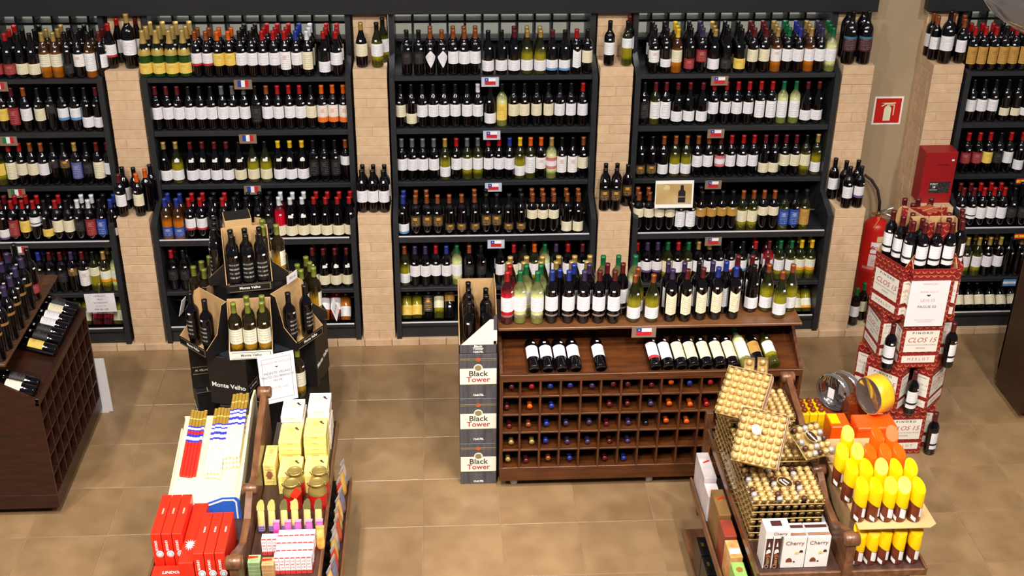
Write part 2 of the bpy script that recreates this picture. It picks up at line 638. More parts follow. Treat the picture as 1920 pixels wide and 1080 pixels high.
PROF = {
    'b': ([(0.0, .006), (.026, .0), (.0340, .002), (.0362, .010), (.0362, .188), (.0345, .203), (.0285, .218), (.0195, .231), (.0152, .243), (.0140, .256), (.0136, .290), (.0148, .292), (.0148, .3015), (.0, .302)], .0362, .302),
    'u': ([(0.0, .006), (.028, .0), (.0375, .002), (.0395, .010), (.0395, .140), (.0375, .162), (.0310, .190), (.0220, .217), (.0165, .238), (.0145, .258), (.0138, .285), (.0150, .287), (.0150, .2965), (.0, .297)], .0395, .297),
    'c': ([(0.0, .008), (.028, .0), (.0400, .002), (.0425, .012), (.0425, .145), (.0400, .170), (.0320, .200), (.0230, .228), (.0170, .255), (.0150, .275), (.0150, .298), (.0165, .301), (.0165, .3115), (.0, .313)], .0425, .313),
    't': ([(0.0, .006), (.025, .0), (.0335, .002), (.0350, .010), (.0374, .205), (.0362, .222), (.0305, .238), (.0200, .252), (.0150, .266), (.0140, .280), (.0138, .315), (.0150, .317), (.0150, .3275), (.0, .328)], .0366, .328),
    'm': ([(0.0, .008), (.034, .0), (.0430, .002), (.0455, .012), (.0455, .228), (.0430, .246), (.0350, .264), (.0235, .281), (.0178, .296), (.0160, .312), (.0155, .345), (.0170, .347), (.0170, .3585), (.0, .359)], .0455, .359),
}
GLASS = {
    'dark': mat('dark_wine_glass', (7, 4, 7), 0.05, vary=0.0, spec=0.6, coat=0.3),
    'green': wine_glass('deep_green_glass', (34, 72, 18), (12, 18, 8), (28, 60, 16)),
    'white': wine_glass('yellow_green_wine_glass', (150, 140, 22), (30, 32, 10), (66, 64, 18)),
    'clear': wine_glass('clear_glass_pale_wine', (230, 234, 160), (96, 98, 60), (120, 124, 60), 0.60),
    'rose': wine_glass('rose_wine_glass', (206, 14, 44), (60, 14, 18), (70, 20, 24), 0.60),
    'olive': wine_glass('olive_amber_wine_glass', (172, 124, 18), (34, 26, 10), (60, 50, 20)),
    'amber': wine_glass('amber_wine_glass', (196, 108, 18), (60, 34, 14), (150, 84, 20)),
}
KIND = {  # letter: (profile, glass, name, adjective)
    'b': ('b', 'dark', 'red_wine_bottle', 'dark'), 'u': ('u', 'dark', 'red_wine_bottle', 'dark slope-shouldered'), 'm': ('m', 'dark', 'red_wine_magnum', 'large dark'),
    'c': ('c', 'green', 'sparkling_wine_bottle', 'green sparkling'), 'g': ('b', 'white', 'white_wine_bottle', 'yellow-green'), 'y': ('u', 'white', 'white_wine_bottle', 'yellow-green sloped'),
    'w': ('b', 'clear', 'white_wine_bottle', 'pale clear'), 'o': ('b', 'amber', 'dessert_wine_bottle', 'amber'), 'r': ('b', 'rose', 'rose_wine_bottle', 'rose'),
    't': ('t', 'dark', 'red_wine_bottle', 'tall dark'), 'a': ('t', 'olive', 'white_wine_bottle', 'tall olive'), 'q': ('t', 'clear', 'white_wine_bottle', 'tall pale clear'), 'p': ('t', 'rose', 'rose_wine_bottle', 'tall rose'),
}
CAPS = {'k': ('black', (13, 12, 14)), 'r': ('red', (166, 22, 26)), 'd': ('burgundy', (92, 24, 28)), 'o': ('orange', (214, 92, 22)), 'z': ('copper', (160, 86, 46)), 'G': ('gold', (190, 158, 88)),
        'Y': ('yellow', (226, 182, 40)), 'n': ('green', (20, 100, 58)), 'b': ('blue', (36, 52, 140)), 'v': ('purple', (62, 48, 84)), 'w': ('white', (220, 222, 226)), 's': ('silver', (118, 116, 118)),
        'h': ('olive', (122, 128, 48))}
CAPM = {k: mat(v[0] + '_capsule', v[1], 0.32, vary=0.06, spec=0.5, metal=(0.35 if k in 'Gzs' else 0)) for k, v in CAPS.items()}
LABS = {
    'W': ('white', print_mat('white_label', (236, 234, 238))), 'C': ('cream', print_mat('cream_label', (232, 222, 190))), 'K': ('black', print_mat('black_label', (15, 13, 15), ink=(110, 102, 102), emblem=0.3)),
    'Y': ('yellow', print_mat('yellow_label', (236, 202, 92), emblem=0.5, ink=(120, 92, 30))), 'R': ('red', print_mat('red_label', (140, 34, 42), ink=(210, 150, 130), emblem=0.5)),
    'O': ('orange-footed white', print_mat('orange_foot_label', (232, 224, 214), ink=(214, 100, 50), band=(224, 110, 40), lo=0.0, hi=0.3, emblem=1.0)),
    'B': ('blue', print_mat('blue_label', (34, 66, 150), ink=(200, 210, 230), emblem=0.8)), 'T': ('tan', print_mat('tan_label', (186, 142, 66), ink=(90, 50, 24), emblem=0.5)),
    'P': ('pinkish', print_mat('pink_label', (196, 96, 104), ink=(230, 220, 220), band=(230, 222, 224), lo=0.25, hi=0.7)),
    'D': ('black-and-gold', print_mat('black_gold_label', (44, 38, 32), ink=(206, 150, 60), emblem=1.0, amount=0.9)),
    'V': ('white violet-footed', print_mat('violet_foot_label', (234, 232, 234), band=(98, 76, 120), lo=0.0, hi=0.2)),
    'H': ('white blue-footed', print_mat('blue_foot_label', (236, 236, 240), band=(90, 140, 190), lo=0.0, hi=0.22)),
    'F': ('white red-footed', print_mat('red_foot_label', (236, 232, 234), band=(176, 40, 50), lo=0.0, hi=0.18)),
    'E': ('white crested', print_mat('crest_label', (236, 234, 232), ink=(170, 50, 50), emblem=0.85)),
    'X': ('white double', print_mat('banded_label', (238, 236, 238), band=(24, 22, 34), lo=0.22, hi=0.34, amount=0.2, lines=7)),
    'Q': ('blue-and-maroon', print_mat('maroon_label', (66, 26, 30), ink=(150, 140, 140), band=(60, 110, 140), lo=0.84, hi=1.0, lines=8)),
    'U': ('thin gold', print_mat('thin_gold_label', (12, 10, 12), ink=(12, 10, 12), band=(150, 108, 58), lo=0.8, hi=0.98, amount=0.0, rough=0.2)),
    'S': ('small orange-banded white', print_mat('orange_band_label', (236, 236, 216), band=(236, 150, 30), lo=0.0, hi=0.25)),
    'M': ('cream seal', print_mat('cream_seal_label', (226, 224, 200), ink=(130, 44, 34), emblem=0.0, lines=6)),
    'J': ('purple', print_mat('violet_label', (88, 92, 150), ink=(200, 200, 220), emblem=0.3)),
    'L': ('matt black', print_mat('matt_black_sleeve', (14, 13, 15), ink=(200, 196, 190), lines=5, amount=0.5, rough=0.4)),
    'N': (None, None),
}
M_STICK = mat('white_price_sticker', (240, 240, 242), 0.5, vary=0.0)
POS = {'m': (.078, .162, 78), 'l': (.028, .100, 82), 'h': (.125, .190, 78), 't': (.048, .168, 70), 's': (.045, .100, 72), 'v': (.050, .172, 52), 'd': (.055, .170, 62), 'x': (.070, .160, 62)}
MC = {}


def bottle_meshes(k, cap, lab, pos):
    pk, gl, _, _ = KIND[k]
    prof, r, h = PROF[pk]
    s = h / .302 if pk in 'mt' else 1.0
    key = ('body', k)
    if key not in MC:
        b = MB(); b.lathe(prof, 22)
        MC[key] = b.mesh('bottle_body', GLASS[gl])
    ck = ('cap', pk, cap)
    if ck not in MC:
        b = MB()
        hh = 0.058 if pk != 'c' else 0.085
        rs = [(0.0155, h - hh), (0.0152, h - 0.012), (0.0160, h - 0.011), (0.0160, h + 0.0006), (0.0, h + 0.0012)]
        if pk == 'c':
            rs = [(0.0250, h - hh), (0.0185, h - 0.055), (0.0168, h - 0.02), (0.0178, h - 0.011), (0.0172, h + 0.001), (0, h + 0.002)]
        if pk == 'm':
            rs = [(a * 1.13, z) for a, z in rs]
        b.lathe(rs, 14, cap0=False)
        MC[ck] = b.mesh('capsule', CAPM[cap])
    lm = None
    if lab != 'N':
        z0, z1, ang = POS[pos]
        z0, z1 = z0 * s, z1 * s
        lk = ('lab', pk, lab, pos)
        if lk not in MC:
            b = MB()
            n = 12
            cols = []
            for i in range(n + 1):
                t = i / n
                a = R(-90 + ang * (2 * t - 1))
                lo, hi = z0, z1
                if pos == 'v':
                    hi = z1 - 0.018 * (1 - abs(2 * t - 1))
                    lo = z0 - 0.006 * (1 - abs(2 * t - 1)) ** 2
                if pos == 'd':
                    q = abs(2 * t - 1)
                    mid_ = z0 + (z1 - z0) * 0.6
                    hi = mid_ + (z1 - mid_) * (1 - q)
                    lo = mid_ - 0.004 - (mid_ - z0) * (1 - q)
                rr = r + 0.0009
                if pk == 't':
                    rr = 0.0355 + 0.0024 * ((z0 + z1) / 2 - .01) / .195 + 0.0010
                cols.append([b.bm.verts.new((rr * math.cos(a), rr * math.sin(a), z)) for z in (lo, (lo + hi) / 2, hi)])
            for i in range(n):
                for j in range(2):
                    f = b.bm.faces.new((cols[i][j], cols[i + 1][j], cols[i + 1][j + 1], cols[i][j + 1]))
                    f.smooth = True
                    for l, (uu, vv) in zip(f.loops, ((i, j), (i + 1, j), (i + 1, j + 1), (i, j + 1))):
                        l[b.uv].uv = (uu / n, vv / 2)
            MC[lk] = b.mesh('paper_label', LABS[lab][1])
        lm = MC[lk]
    sk = ('st', pk)
    if sk not in MC:
        b = MB()
        zc = (0.178 if pk in 'bu' else 0.19) * s
        rr = {'b': .0366, 'u': .0350, 'c': .0385, 't': .0378, 'm': .0460}[pk]
        r2 = {'b': .0366, 'u': .0318, 'c': .0355, 't': .0380, 'm': .0460}[pk]
        vs = []
        for z, q in ((zc, rr), (zc + .010, r2)):
            for a in (-12, 0, 12):
                vs.append(b.bm.verts.new(((q + .0006) * math.cos(R(a - 80)), (q + .0006) * math.sin(R(a - 80)), z)))
        b.bm.faces.new((vs[0], vs[1], vs[4], vs[3])); b.bm.faces.new((vs[1], vs[2], vs[5], vs[4]))
        MC[sk] = b.mesh('price_sticker', M_STICK)
    return MC[key], MC[ck], lm, MC[sk]


BOT = []   # every bottle of the scene: dicts, made into objects at the end


def bottle(loc, k, cap, lab, pos, rz=0.0, where='', M=None, stick=True, stuff=False, group=None, extra=''):
    if M is None:
        M = Matrix.Translation(loc) @ Matrix.Rotation(rz, 4, 'Z')
    BOT.append(dict(M=M, k=k, cap=cap, lab=lab, pos=pos, where=where, stick=stick, stuff=stuff, group=group, extra=extra))


TOK = re.compile(r'([\d.]+)([a-z])([a-zA-Z])([A-Z])([a-z])(!?)')
SHELF = {1: (S1, MID + 0.052, 'top shelf'), 2: (S2, MID + 0.055, 'second shelf'), 3: (S3, MID + 0.055, 'third shelf'), 4: (S4, LOW + 0.052, 'fourth shelf'), 5: (S5, LOW + 0.055, 'fifth shelf'), 6: (S6, LOW + 0.055, 'lowest shelf')}
ROWS = {
    ('A', 1): '3urRl 21urRl 43ukCl 66ukCl 87oGMm 109oGMm 131bkKl 153bkEm 175okWt 193bdWx',
    ('A', 2): '6bkYm 27bdRt 50bzWm 76bkCm 96bkKh 119bkHm 142bkHm 166bkWl 189bdWl',
    ('A', 3): '4grYm 22brCt 41brCm 61bzCm 82bzWm 102bkKh 122bkDh 146bGJt 166bkKm 190bdCt 209bdWm',
    ('A', 4): '9bdVl 30brRt 50brYm 72brXh 89bkYs 111brCm 133bkCm 152bwKm 172bwRt 191bkBt 208bbWs',
    ('A', 5): '5bdKm 28bkWm 52bkKm 80bbKm 100bdKm 120bdKm 138bvDh 160bdEt 178gkCh 197gGSm 215wnSm',
    ('A', 6): '118ynCl 139ynCl 160gnCl 179rdWm 199rdWm 220gkCl',
    ('B', 1): '284cGYl 304.5cGYl 326cGYl 347cGYl 367bzFm 387bzFm 408boYm 429boYm 450bkWm 470.5bkWm 491brWm 513.6brWm 534.4brEt 556bbWm 577bwCt 609urWl 631urWm!',
    ('B', 2): '295bdWm 316bdWm 336bdWm 356bkWm 377bkWm 397bkWm 418bsWm 439bsWm 460bsWm 481bkKt 502bzWm 523brWm 544brWm 564brWm 585bkCm 606boOt 627boOt 648boOt',
    ('B', 3): '312uGWl 334yGWl 362udWl 384udWl 407udWl 429udWl 452ukCl 476ykCl 500ykCl 525uYWl 547uYWl 570uYWl 588bkKt 610bkKt 631bkKt 652bzWh',
    ('B', 4): '315obBl 337obBl 358brFm 379brFm 400bkKm 421brKm 443bkKm 465bkKm 487bkKm 509bkKm 529rwCl 549uwCl 570uwCl 592urCl 614urCl 635urCl 655urCl',
    ('B', 5): '325brKm 347bkKm 590bdCl 610udCl 628udCl 652udCl',
    ('B', 6): '588obWl 607obWm 628rdEm 648odWl',
    ('C', 1): '763bkKm 785.5bkKm 807bzWd 828.6bzWd 850bzWm 871bzWm 891bzWm 915ukWl 940ukWl 964udWl 988yGWl 1012.5yGWl 1035udHl 1058ukHl 1080brWv 1104bkCm',
    ('C', 2): '748.6bkCm 771bkCl 792bkWm 812.5bkWm 833bkWm 854bkWm 875.6bkWm 896bwWm 919ukWl 941wkYt 963bkCm 983bkCm 1006bkCm 1028bkCm 1049bkWm 1070bkWm 1092brWm',
    ('C', 3): '752.7bsWm 772.7bsWm 792.7bsWm 814bsWm 835gGWl 856brWm 876gsWm 896gsWm 916brWm 936brWm 955bbWm 975gYWl 996goWt 1014boEm 1032wGPm 1052bkEt 1073bkEt 1094bzCm',
    ('C', 4): '757bbHl 780bzDm 801bzDm 821bzDm 843bzDs 866bzDs 890bzDs 912bkDm 931bkDm 954bkDs 977bkDs 998bzCh 1018bzCh 1038bzCh 1062bzCl 1083bzCl',
    ('C', 5): '759gzWl 779bvWm 798bvWm 817brWm 837bbWm 857wnWm 880bzKm 902bkKm 938bkWm 963brCm 985gkWm 999goWm 1021wnWm 1042bvWm 1064brWm 1091bdWm',
    ('C', 6): '761gkYl 782gkYl 802bzDt 823gnCm 843bzTh',
    ('D', 1): '1226bkEm 1248bkWs 1268oYCm 1292bkRl 1315bvRm 1337uGWl 1361ukKl 1386ukYl 1411bdCm 1433bdCm 1455oGEm 1476bnWm 1496bbWm 1517oGWm 1537.5bvWm 1557wnWm',
    ('D', 2): '1207bkKt 1228gdWt 1247bdWt 1268udWl 1291udWl 1314.5udWl 1337brWm 1360brWm 1381brWm 1402brWm 1424brWt 1445brWt 1466wnWt 1489wnWt 1509udWl 1530udWl',
    ('D', 3): '1200bkDl 1221bkDl 1242bzWl 1264gzWl 1285gzWl 1307bzWm 1327bzWm 1349bdPm 1369brWm 1391brWm 1411brWm 1431bdCl 1451bdCl 1470bdCm 1489bdCm 1508gkCm 1528gGWl',
    ('D', 4): '1198bzCh 1216bzCh 1235bzCh 1254bzCh 1275bkWt 1295bkWt 1313bkTh 1332bkTh 1352bkTh 1371bkTh 1391gzCm 1410gzCm 1430bzCh 1449bzCh 1469gkBt 1488bkBt 1508gkTt',
    ('D', 5): '1193brWm 1211bvVm 1229bvVm 1250gnCm 1270brWm 1287gnWm 1307bGWm 1328bGWm 1347bkWm 1368bkFm 1390bkHm 1413brFm 1439rdWm 1460gnWm 1481gnWm 1499gYSm 1518gYSm',
    ('D', 6): '1200gkWl 1222gkWl 1244bkCl 1495gkCl 1519gkSl',
    ('E', 1): '1821brTt 1840brTt 1859brTt 1878bkTt 1898brTt 1918brTt',
    ('E', 2): '1820bkWm 1840.6bkWm 1861bkWm 1882bkCs 1902bkCs 1921bkWs',
    ('E', 3): '1810brRm 1831brRm 1851brYm 1870bkKm 1889brWm 1908brWl',
    ('E', 4): '1801bdXm 1819bdXm 1838brWm 1857brWm 1876brWm 1896ukKm 1915ukKm',
    ('E', 5): '1809gGWm 1830gGWm 1850bGWm 1870bGWm 1889bkNm 1909bGNm',
    ('E', 6): '1801bkCl 1820bkCl 1840bkCl 1860bkCl 1880bkCl 1900bkCl',
}
for (bk, rn), s in ROWS.items():
    z, y, sn = SHELF[rn]
    toks = TOK.findall(s)
    base = [t for t in toks]
    xs = []
    # real positions along the shelf, kept a bottle's width apart
    for t in base:
        lz = z + {'l': .06, 's': .07, 'h': .15}.get(t[4], .115)
        pk = KIND[t[1]][0]
        xs.append(on_y(float(t[0]), 540, y).x if False else None)
    pts = []
    for t in base:
        u = float(t[0])
        lz = z + {'l': .06, 's': .07, 'h': .15}.get(t[4], .115)
        # the point at height lz on the plane y that projects to column u
        lo, hi = 0.0, 1080.0
        for _ in range(30):
            mid_ = (lo + hi) / 2
            if on_y(u, mid_, y).z > lz:
                lo = mid_
            else:
                hi = mid_
        pts.append(on_y(u, lo, y).x)
    rads = [PROF[KIND[t[1]][0]][1] for t in base]
    x0, x1, bn = BAYS[bk]
    pts = [min(max(p, x0 + 0.036 + r_ + .001), x1 - 0.036 - r_ - .001) for p, r_ in zip(pts, rads)]
    for _ in range(40):
        for i in range(len(pts) - 1):
            gap = rads[i] + rads[i + 1] + 0.0012 - (pts[i + 1] - pts[i])
            if gap > 0:
                pts[i] -= gap / 2; pts[i + 1] += gap / 2
    for i, (t, x) in enumerate(zip(base, pts)):
        _, k, cap, lab, pos, bang = t
        yy = y + random.uniform(0, .008)
        rz = R(random.uniform(-12, 12) - (6 if x > 1 else -4))
        if pos == 'x':
            rz = R(62)
        wh = '%s from left on %s of %s' % (ORD[i], sn, bn)
        grp = 'wine bottles on the %s of the %s' % (sn, bn)
        if rn == 6:
            M = Matrix.Translation((x, yy + 0.002, z + 0.010)) @ Matrix.Rotation(R(-37), 4, 'X') @ Matrix.Rotation(rz, 4, 'Z')
            bottle(None, k, cap, lab, pos, M=M, where=wh, group=grp)
        else:
            bottle((x, yy, z + 0.0005), k, cap, lab, pos, rz, wh, group=grp)
        # rows standing behind the front one
        deep = {1: 3, 4: 2, 5: 2}.get(rn, 1)
        if bk == 'B' and rn == 1 and 4 <= i < 8:
            deep = 2
        if rn == 1 and bk == 'A':
            deep = 2 + (i % 2)
        if rn == 1 and bk == 'C':
            deep = {2: 2, 4: 2, 5: 2, 6: 2, 9: 2, 10: 2, 11: 2}.get(i, 1)
        if rn == 1 and bk == 'E':
            deep = 2
        if rn == 4 and bk == 'C' and i in (3, 4, 5, 8, 9):
            deep = 1
        if rn in (4,) and bk == 'D' and i > 6:
            deep = 1
        pr = PROF[KIND[k][0]][1]
        for q in range(1, deep):
            bottle((x + random.uniform(-.004, .004) + (0.006 * q if abs(x) > 1 else 0), yy + q * (2 * pr + 0.012), z + 0.0005), k, cap, lab if lab != 'L' else 'N', pos, rz, stuff=True, stick=(q == 1 and rn == 1))
# bottles lying on the rack boards, capsules towards the aisle
LY = Matrix.Rotation(R(90), 4, 'X')
for bk, z, cs in (('A', S2, 'kzkkk'), ('A', S3, 'rwknk'), ('B', S2, 'kkkzskoo'), ('B', S3, 'Gkkkdhk'), ('B', S4, 'bbrrrwwrrr'), ('C', S2, 'kkkskrk'), ('C', S3, 'GGkkbkkooo'), ('C', S4, 'zzkzzr'),
                  ('D', S2, 'drdrrrhhk'), ('D', S3, 'kzzkddkdk'), ('D', S4, 'kzkk'), ('E', S2, 'kkkk'), ('E', S3, 'rrrr')):
    x0, x1, _ = BAYS[bk]
    if bk == 'A':
        x0 = -3.3
    if bk == 'E':
        x1 = 3.9
    n = len(cs)
    zz = z + (0.245 if z > 1 else 0.215)
    for i, c_ in enumerate(cs):
        x = x0 + .09 + (x1 - x0 - .18) * (i + 0.5 + random.uniform(-.2, .2)) / n
        bottle(None, 'b', c_, 'N', 'm', M=T(x, 0.79 + .302 - random.uniform(0, .03), zz + .037) @ LY, stuff=True, stick=False)
# a few bottles lying in the lattice of the top shelves
for bk, ii in (('A', (2, 8)), ('B', (3,)), ('C', (9, 10)), ('D', (0, 2, 3, 4, 5))):
    x0, x1, _ = BAYS[bk]
    for i in ii:
        x = x0 + .036 + (x1 - x0 - .072) * (i + .5) / 11
        bottle(None, 'b' if i % 2 else 'u', 'k', 'N', 'm', M=T(x, 0.80 + .302, S1 + .1275 * 3 + .04) @ LY, stuff=True, stick=False)
for x, k_, z in ((1.02 + .036 + 1.34 * 7.4 / 11, 'o', 2.32), (1.02 + .036 + 1.34 * 9.4 / 11, 'w', 2.32)):
    bottle(None, k_, 'o', 'W', 'm', M=T(x, 0.80, S1 + .1275 * 3 + .045) @ Matrix.Rotation(R(-90), 4, 'X'), stuff=True, stick=False)

# pillar ledges: (column, row px of the base, kind, cap, label, pos, turned degrees)
LEDGE = [
    (Z2, MID, 'upper ledge of first brick pillar', [(210, 129, 'urFm', 0), (226, 118, 'urWx', 60), (246, 129, 'mGWm', 0), (261, 116, 'udWx', 60)]),
    (Z1, LOW, 'lower ledge of first brick pillar', [(230, 407, 'bdWm', -5), (237, 393, 'bkWx', 62), (263, 406, 'boCm', -5), (279, 397, 'boNm', 0), (258, 394, 'bkNm', 0), (288, 388, 'bkNm', 0)]),
    (Z2, MID, 'upper ledge of second brick pillar', [(679, 127, 'uGCm', 0), (708, 127, 'ykWm', 0), (719, 117, 'ykWx', 50)]),
    (Z1, LOW, 'lower ledge of second brick pillar', [(681, 399, 'bkWm', 0), (700, 399, 'bkWm', 0), (721, 399, 'bkWm', 0), (683, 388, 'bkWm', 30), (702, 388, 'bkWm', 30), (723, 388, 'bkWm', 30)]),
    (Z2, MID, 'upper ledge of third brick pillar', [(1142, 124, 'bkWm', 0), (1175, 124, 'gkWh', 0), (1178, 113, 'bdWm', 0)]),
    (Z1, LOW, 'lower ledge of third brick pillar', [(1133, 396, 'bkDm', 0), (1154, 396, 'bkDm', 0), (1175, 387, 'bkDm', 0), (1134, 385, 'bkDm', 0), (1155, 385, 'bkDm', 0)]),
    (Z2, MID, 'upper ledge beside plaster column', [(1591, 121, 'mkQm', -8), (1620, 121, 'mkQm', -8), (1585, 109, 'mkKm', 40), (1613, 108, 'mkKm', 40)]),
    (Z1, LOW, 'lower ledge beside red extinguisher', [(1560, 374, 'bkWm', 0), (1587, 391, 'bkWm', 0), (1608, 390, 'bkVm', 0), (1580, 379, 'bkNm', 0), (1602, 378, 'bkNm', 0)]),
    (Z2, MID, 'ledge above the red case', [(1750, 113, 'bzWm', 0), (1772, 120, 'mkWm', 0), (1799, 119, 'bzWm', 0), (1742, 106, 'bzWx', -50), (1783, 108, 'bzCm', 0), (1794, 110, 'bzNm', 0)]),
    (ZP, LOW, 'stone step below the extinguisher', [(1600, 611, 'bnWm', 0), (1614, 601, 'bnCm', 0), (1631, 609, 'bzDm', 0)]),
]
ledge_pts = []
for z, face, nm, L in LEDGE:
    L2 = []
    for u, v, s, rz in L:
        r = PROF[KIND[s[0]][0]][1]
        p = on_z(u, v, z)
        L2.append([p.x, max(p.y + r * 0.92, face + r + 0.004), s, rz, r])
    for _ in range(60):
        for i in range(len(L2)):
            for j in range(i):
                a, b_ = L2[i], L2[j]
                dx, dy = a[0] - b_[0], a[1] - b_[1]
                d = math.hypot(dx, dy)
                need = a[4] + b_[4] + .0015
                if d < need:
                    s_ = (need - d) / 2 / max(d, 1e-4)
                    a[0] += dx * s_; a[1] += dy * s_; b_[0] -= dx * s_; b_[1] -= dy * s_
        for a in L2:
            a[1] = max(a[1], face + a[4] + .004)
    for i, (x, y, s, rz, r) in enumerate(L2):
        front = y < face + 0.075
        bottle((x, y, z), s[0], s[1], s[2], s[3], R(rz), where='%s on %s' % (('front row ' if front else 'back row ') + ORD[sum(1 for q in L2 if (q[1] < face + .075) == front and q[0] < x)] + ' from left', nm),
               group='bottles on the pillar ledges', stick=front)


mat('gold_collar', (196, 168, 84), 0.35, vary=0.1, metal=0.2)
mat('white_seal', (232, 232, 224), 0.5, vary=0.05)
mat('grey_band', (150, 130, 126), 0.4, vary=0.2, scale=80)


def ring_mesh(key, prof, m, ang):
    if key not in MC:
        b = MB()
        n = 10
        cols = []
        for i in range(n + 1):
            a = R(-90 + ang * (2 * i / n - 1))
            cols.append([b.bm.verts.new(((r + .0010) * math.cos(a), (r + .0010) * math.sin(a), z)) for r, z in prof])
        for i in range(n):
            for j in range(len(prof) - 1):
                b.bm.faces.new((cols[i][j], cols[i + 1][j], cols[i + 1][j + 1], cols[i][j + 1])).smooth = True
        MC[key] = b.mesh(key, m)
    return MC[key]


def make_bottles():
    reds = [b for b in BOT if not b['stuff'] and KIND[b['k']][2] == 'red_wine_bottle']
    reds.sort(key=lambda b: (b['M'].translation - CAM).length)
    for b in reds[298:]:
        b['stuff'] = True
    parts = []
    seen = {}
    for b in BOT:
        body, cap, lab, st = bottle_meshes(b['k'], b['cap'], b['lab'], b['pos'])
        if b['stuff']:
            parts.append((body, b['M']))
            parts.append((cap, b['M']))
            if lab:
                parts.append((lab, b['M']))
            if b['stick']:
                parts.append((st, b['M'] @ RZ(R(random.uniform(-25, 25)))))
            continue
        _, gl, nm, adj = KIND[b['k']]
        o = link(nm, body)
        o.matrix_world = b['M']
        ln = LABS[b['lab']][0]
        s = '%s-capped bottle%s, %s' % (CAPS[b['cap']][0], (', %s label' % ln.split()[-1]) if ln else '', b['where'])
        if len(s.split()) < 13:
            s = s.replace('-capped bottle', '-capped %s bottle' % adj.split()[-1], 1)
        if b['extra']:
            s = b['extra']
        tag(o, s, 'bottle', b['group'])
        link('capsule', cap, o)
        if lab:
            link('paper_label', lab, o)
        if b['stick']:
            link('price_sticker', st, o, RZ(R(random.uniform(-28, 28))))
        if b['k'] == 'c':
            link('gold_collar', ring_mesh('collar', [(.0432, .150), (.0410, .172), (.0330, .196)], MATS['gold_collar'], 180), o)
        elif b['pos'] == 'l' and b['k'] in 'uy' and b['group'] and 'French' in b['group'] and b['cap'] != 'r' and b['lab'] in 'WC':
            link('round_seal', ring_mesh('seal', [(.0380, .160), (.0340, .180)], MATS['white_seal'], 26), o)
        elif b['k'] == 'p' or b['k'] == 'q' or (b['k'] == 't' and b['lab'] == 'W' and b['pos'] == 'm'):
            link('lower_band', ring_mesh('band_' + b['k'], [(.0362, .050), (.0364, .062)], MATS['grey_band'], 76), o)
    if parts:
        mats, idx = [], {}
        V, Fc, FM, UV = [], [], [], []
        for me, M in parts:
            m = me.materials[0]
            if m.name not in idx:
                idx[m.name] = len(mats)
                mats.append(m)
            o = len(V)
            V.extend((M @ v.co)[:] for v in me.vertices)
            uvl = me.uv_layers[0].data if me.uv_layers else None
            for p in me.polygons:
                Fc.append([o + i for i in p.vertices])
                FM.append(idx[m.name])
                for li in p.loop_indices:
                    UV.extend(uvl[li].uv if uvl else (0, 0))
        me = bpy.data.meshes.new('stored_bottles')
        me.from_pydata(V, [], Fc)
        for m in mats:
            me.materials.append(m)
        me.polygons.foreach_set('material_index', FM)
        me.polygons.foreach_set('use_smooth', [True] * len(Fc))
        l = me.uv_layers.new(name='UVMap')
        l.data.foreach_set('uv', UV)
        o = link('stored_bottles', me)
        tag(o, 'back rows of wine bottles and bottles lying in racks', 'bottles', kind='stuff')
    print('BOTTLES', len([b for b in BOT if not b['stuff']]), 'stuff', len([b for b in BOT if b['stuff']]), 'reds', len(reds))


# ------------------------------------------------------------------ flag cards
FC = {k: mat('flag_' + k, c, 0.55, vary=0.03) for k, c in dict(blue=(30, 66, 150), white=(238, 238, 240), red=(196, 30, 38), green=(20, 120, 62), yellow=(240, 196, 30), sky=(96, 152, 208)).items()}
M_CARDBROWN = mat('brown_backing_card', (136, 112, 92), 0.7, vary=0.08)
M_CARDGREY = mat('pale_blue_backing_card', (188, 198, 214), 0.6, vary=0.05)
STAR = [(0.5 * (1 if i % 2 == 0 else 0.4) * math.sin(i * math.pi / 5), 0.5 * (1 if i % 2 == 0 else 0.4) * math.cos(i * math.pi / 5)) for i in range(10)]


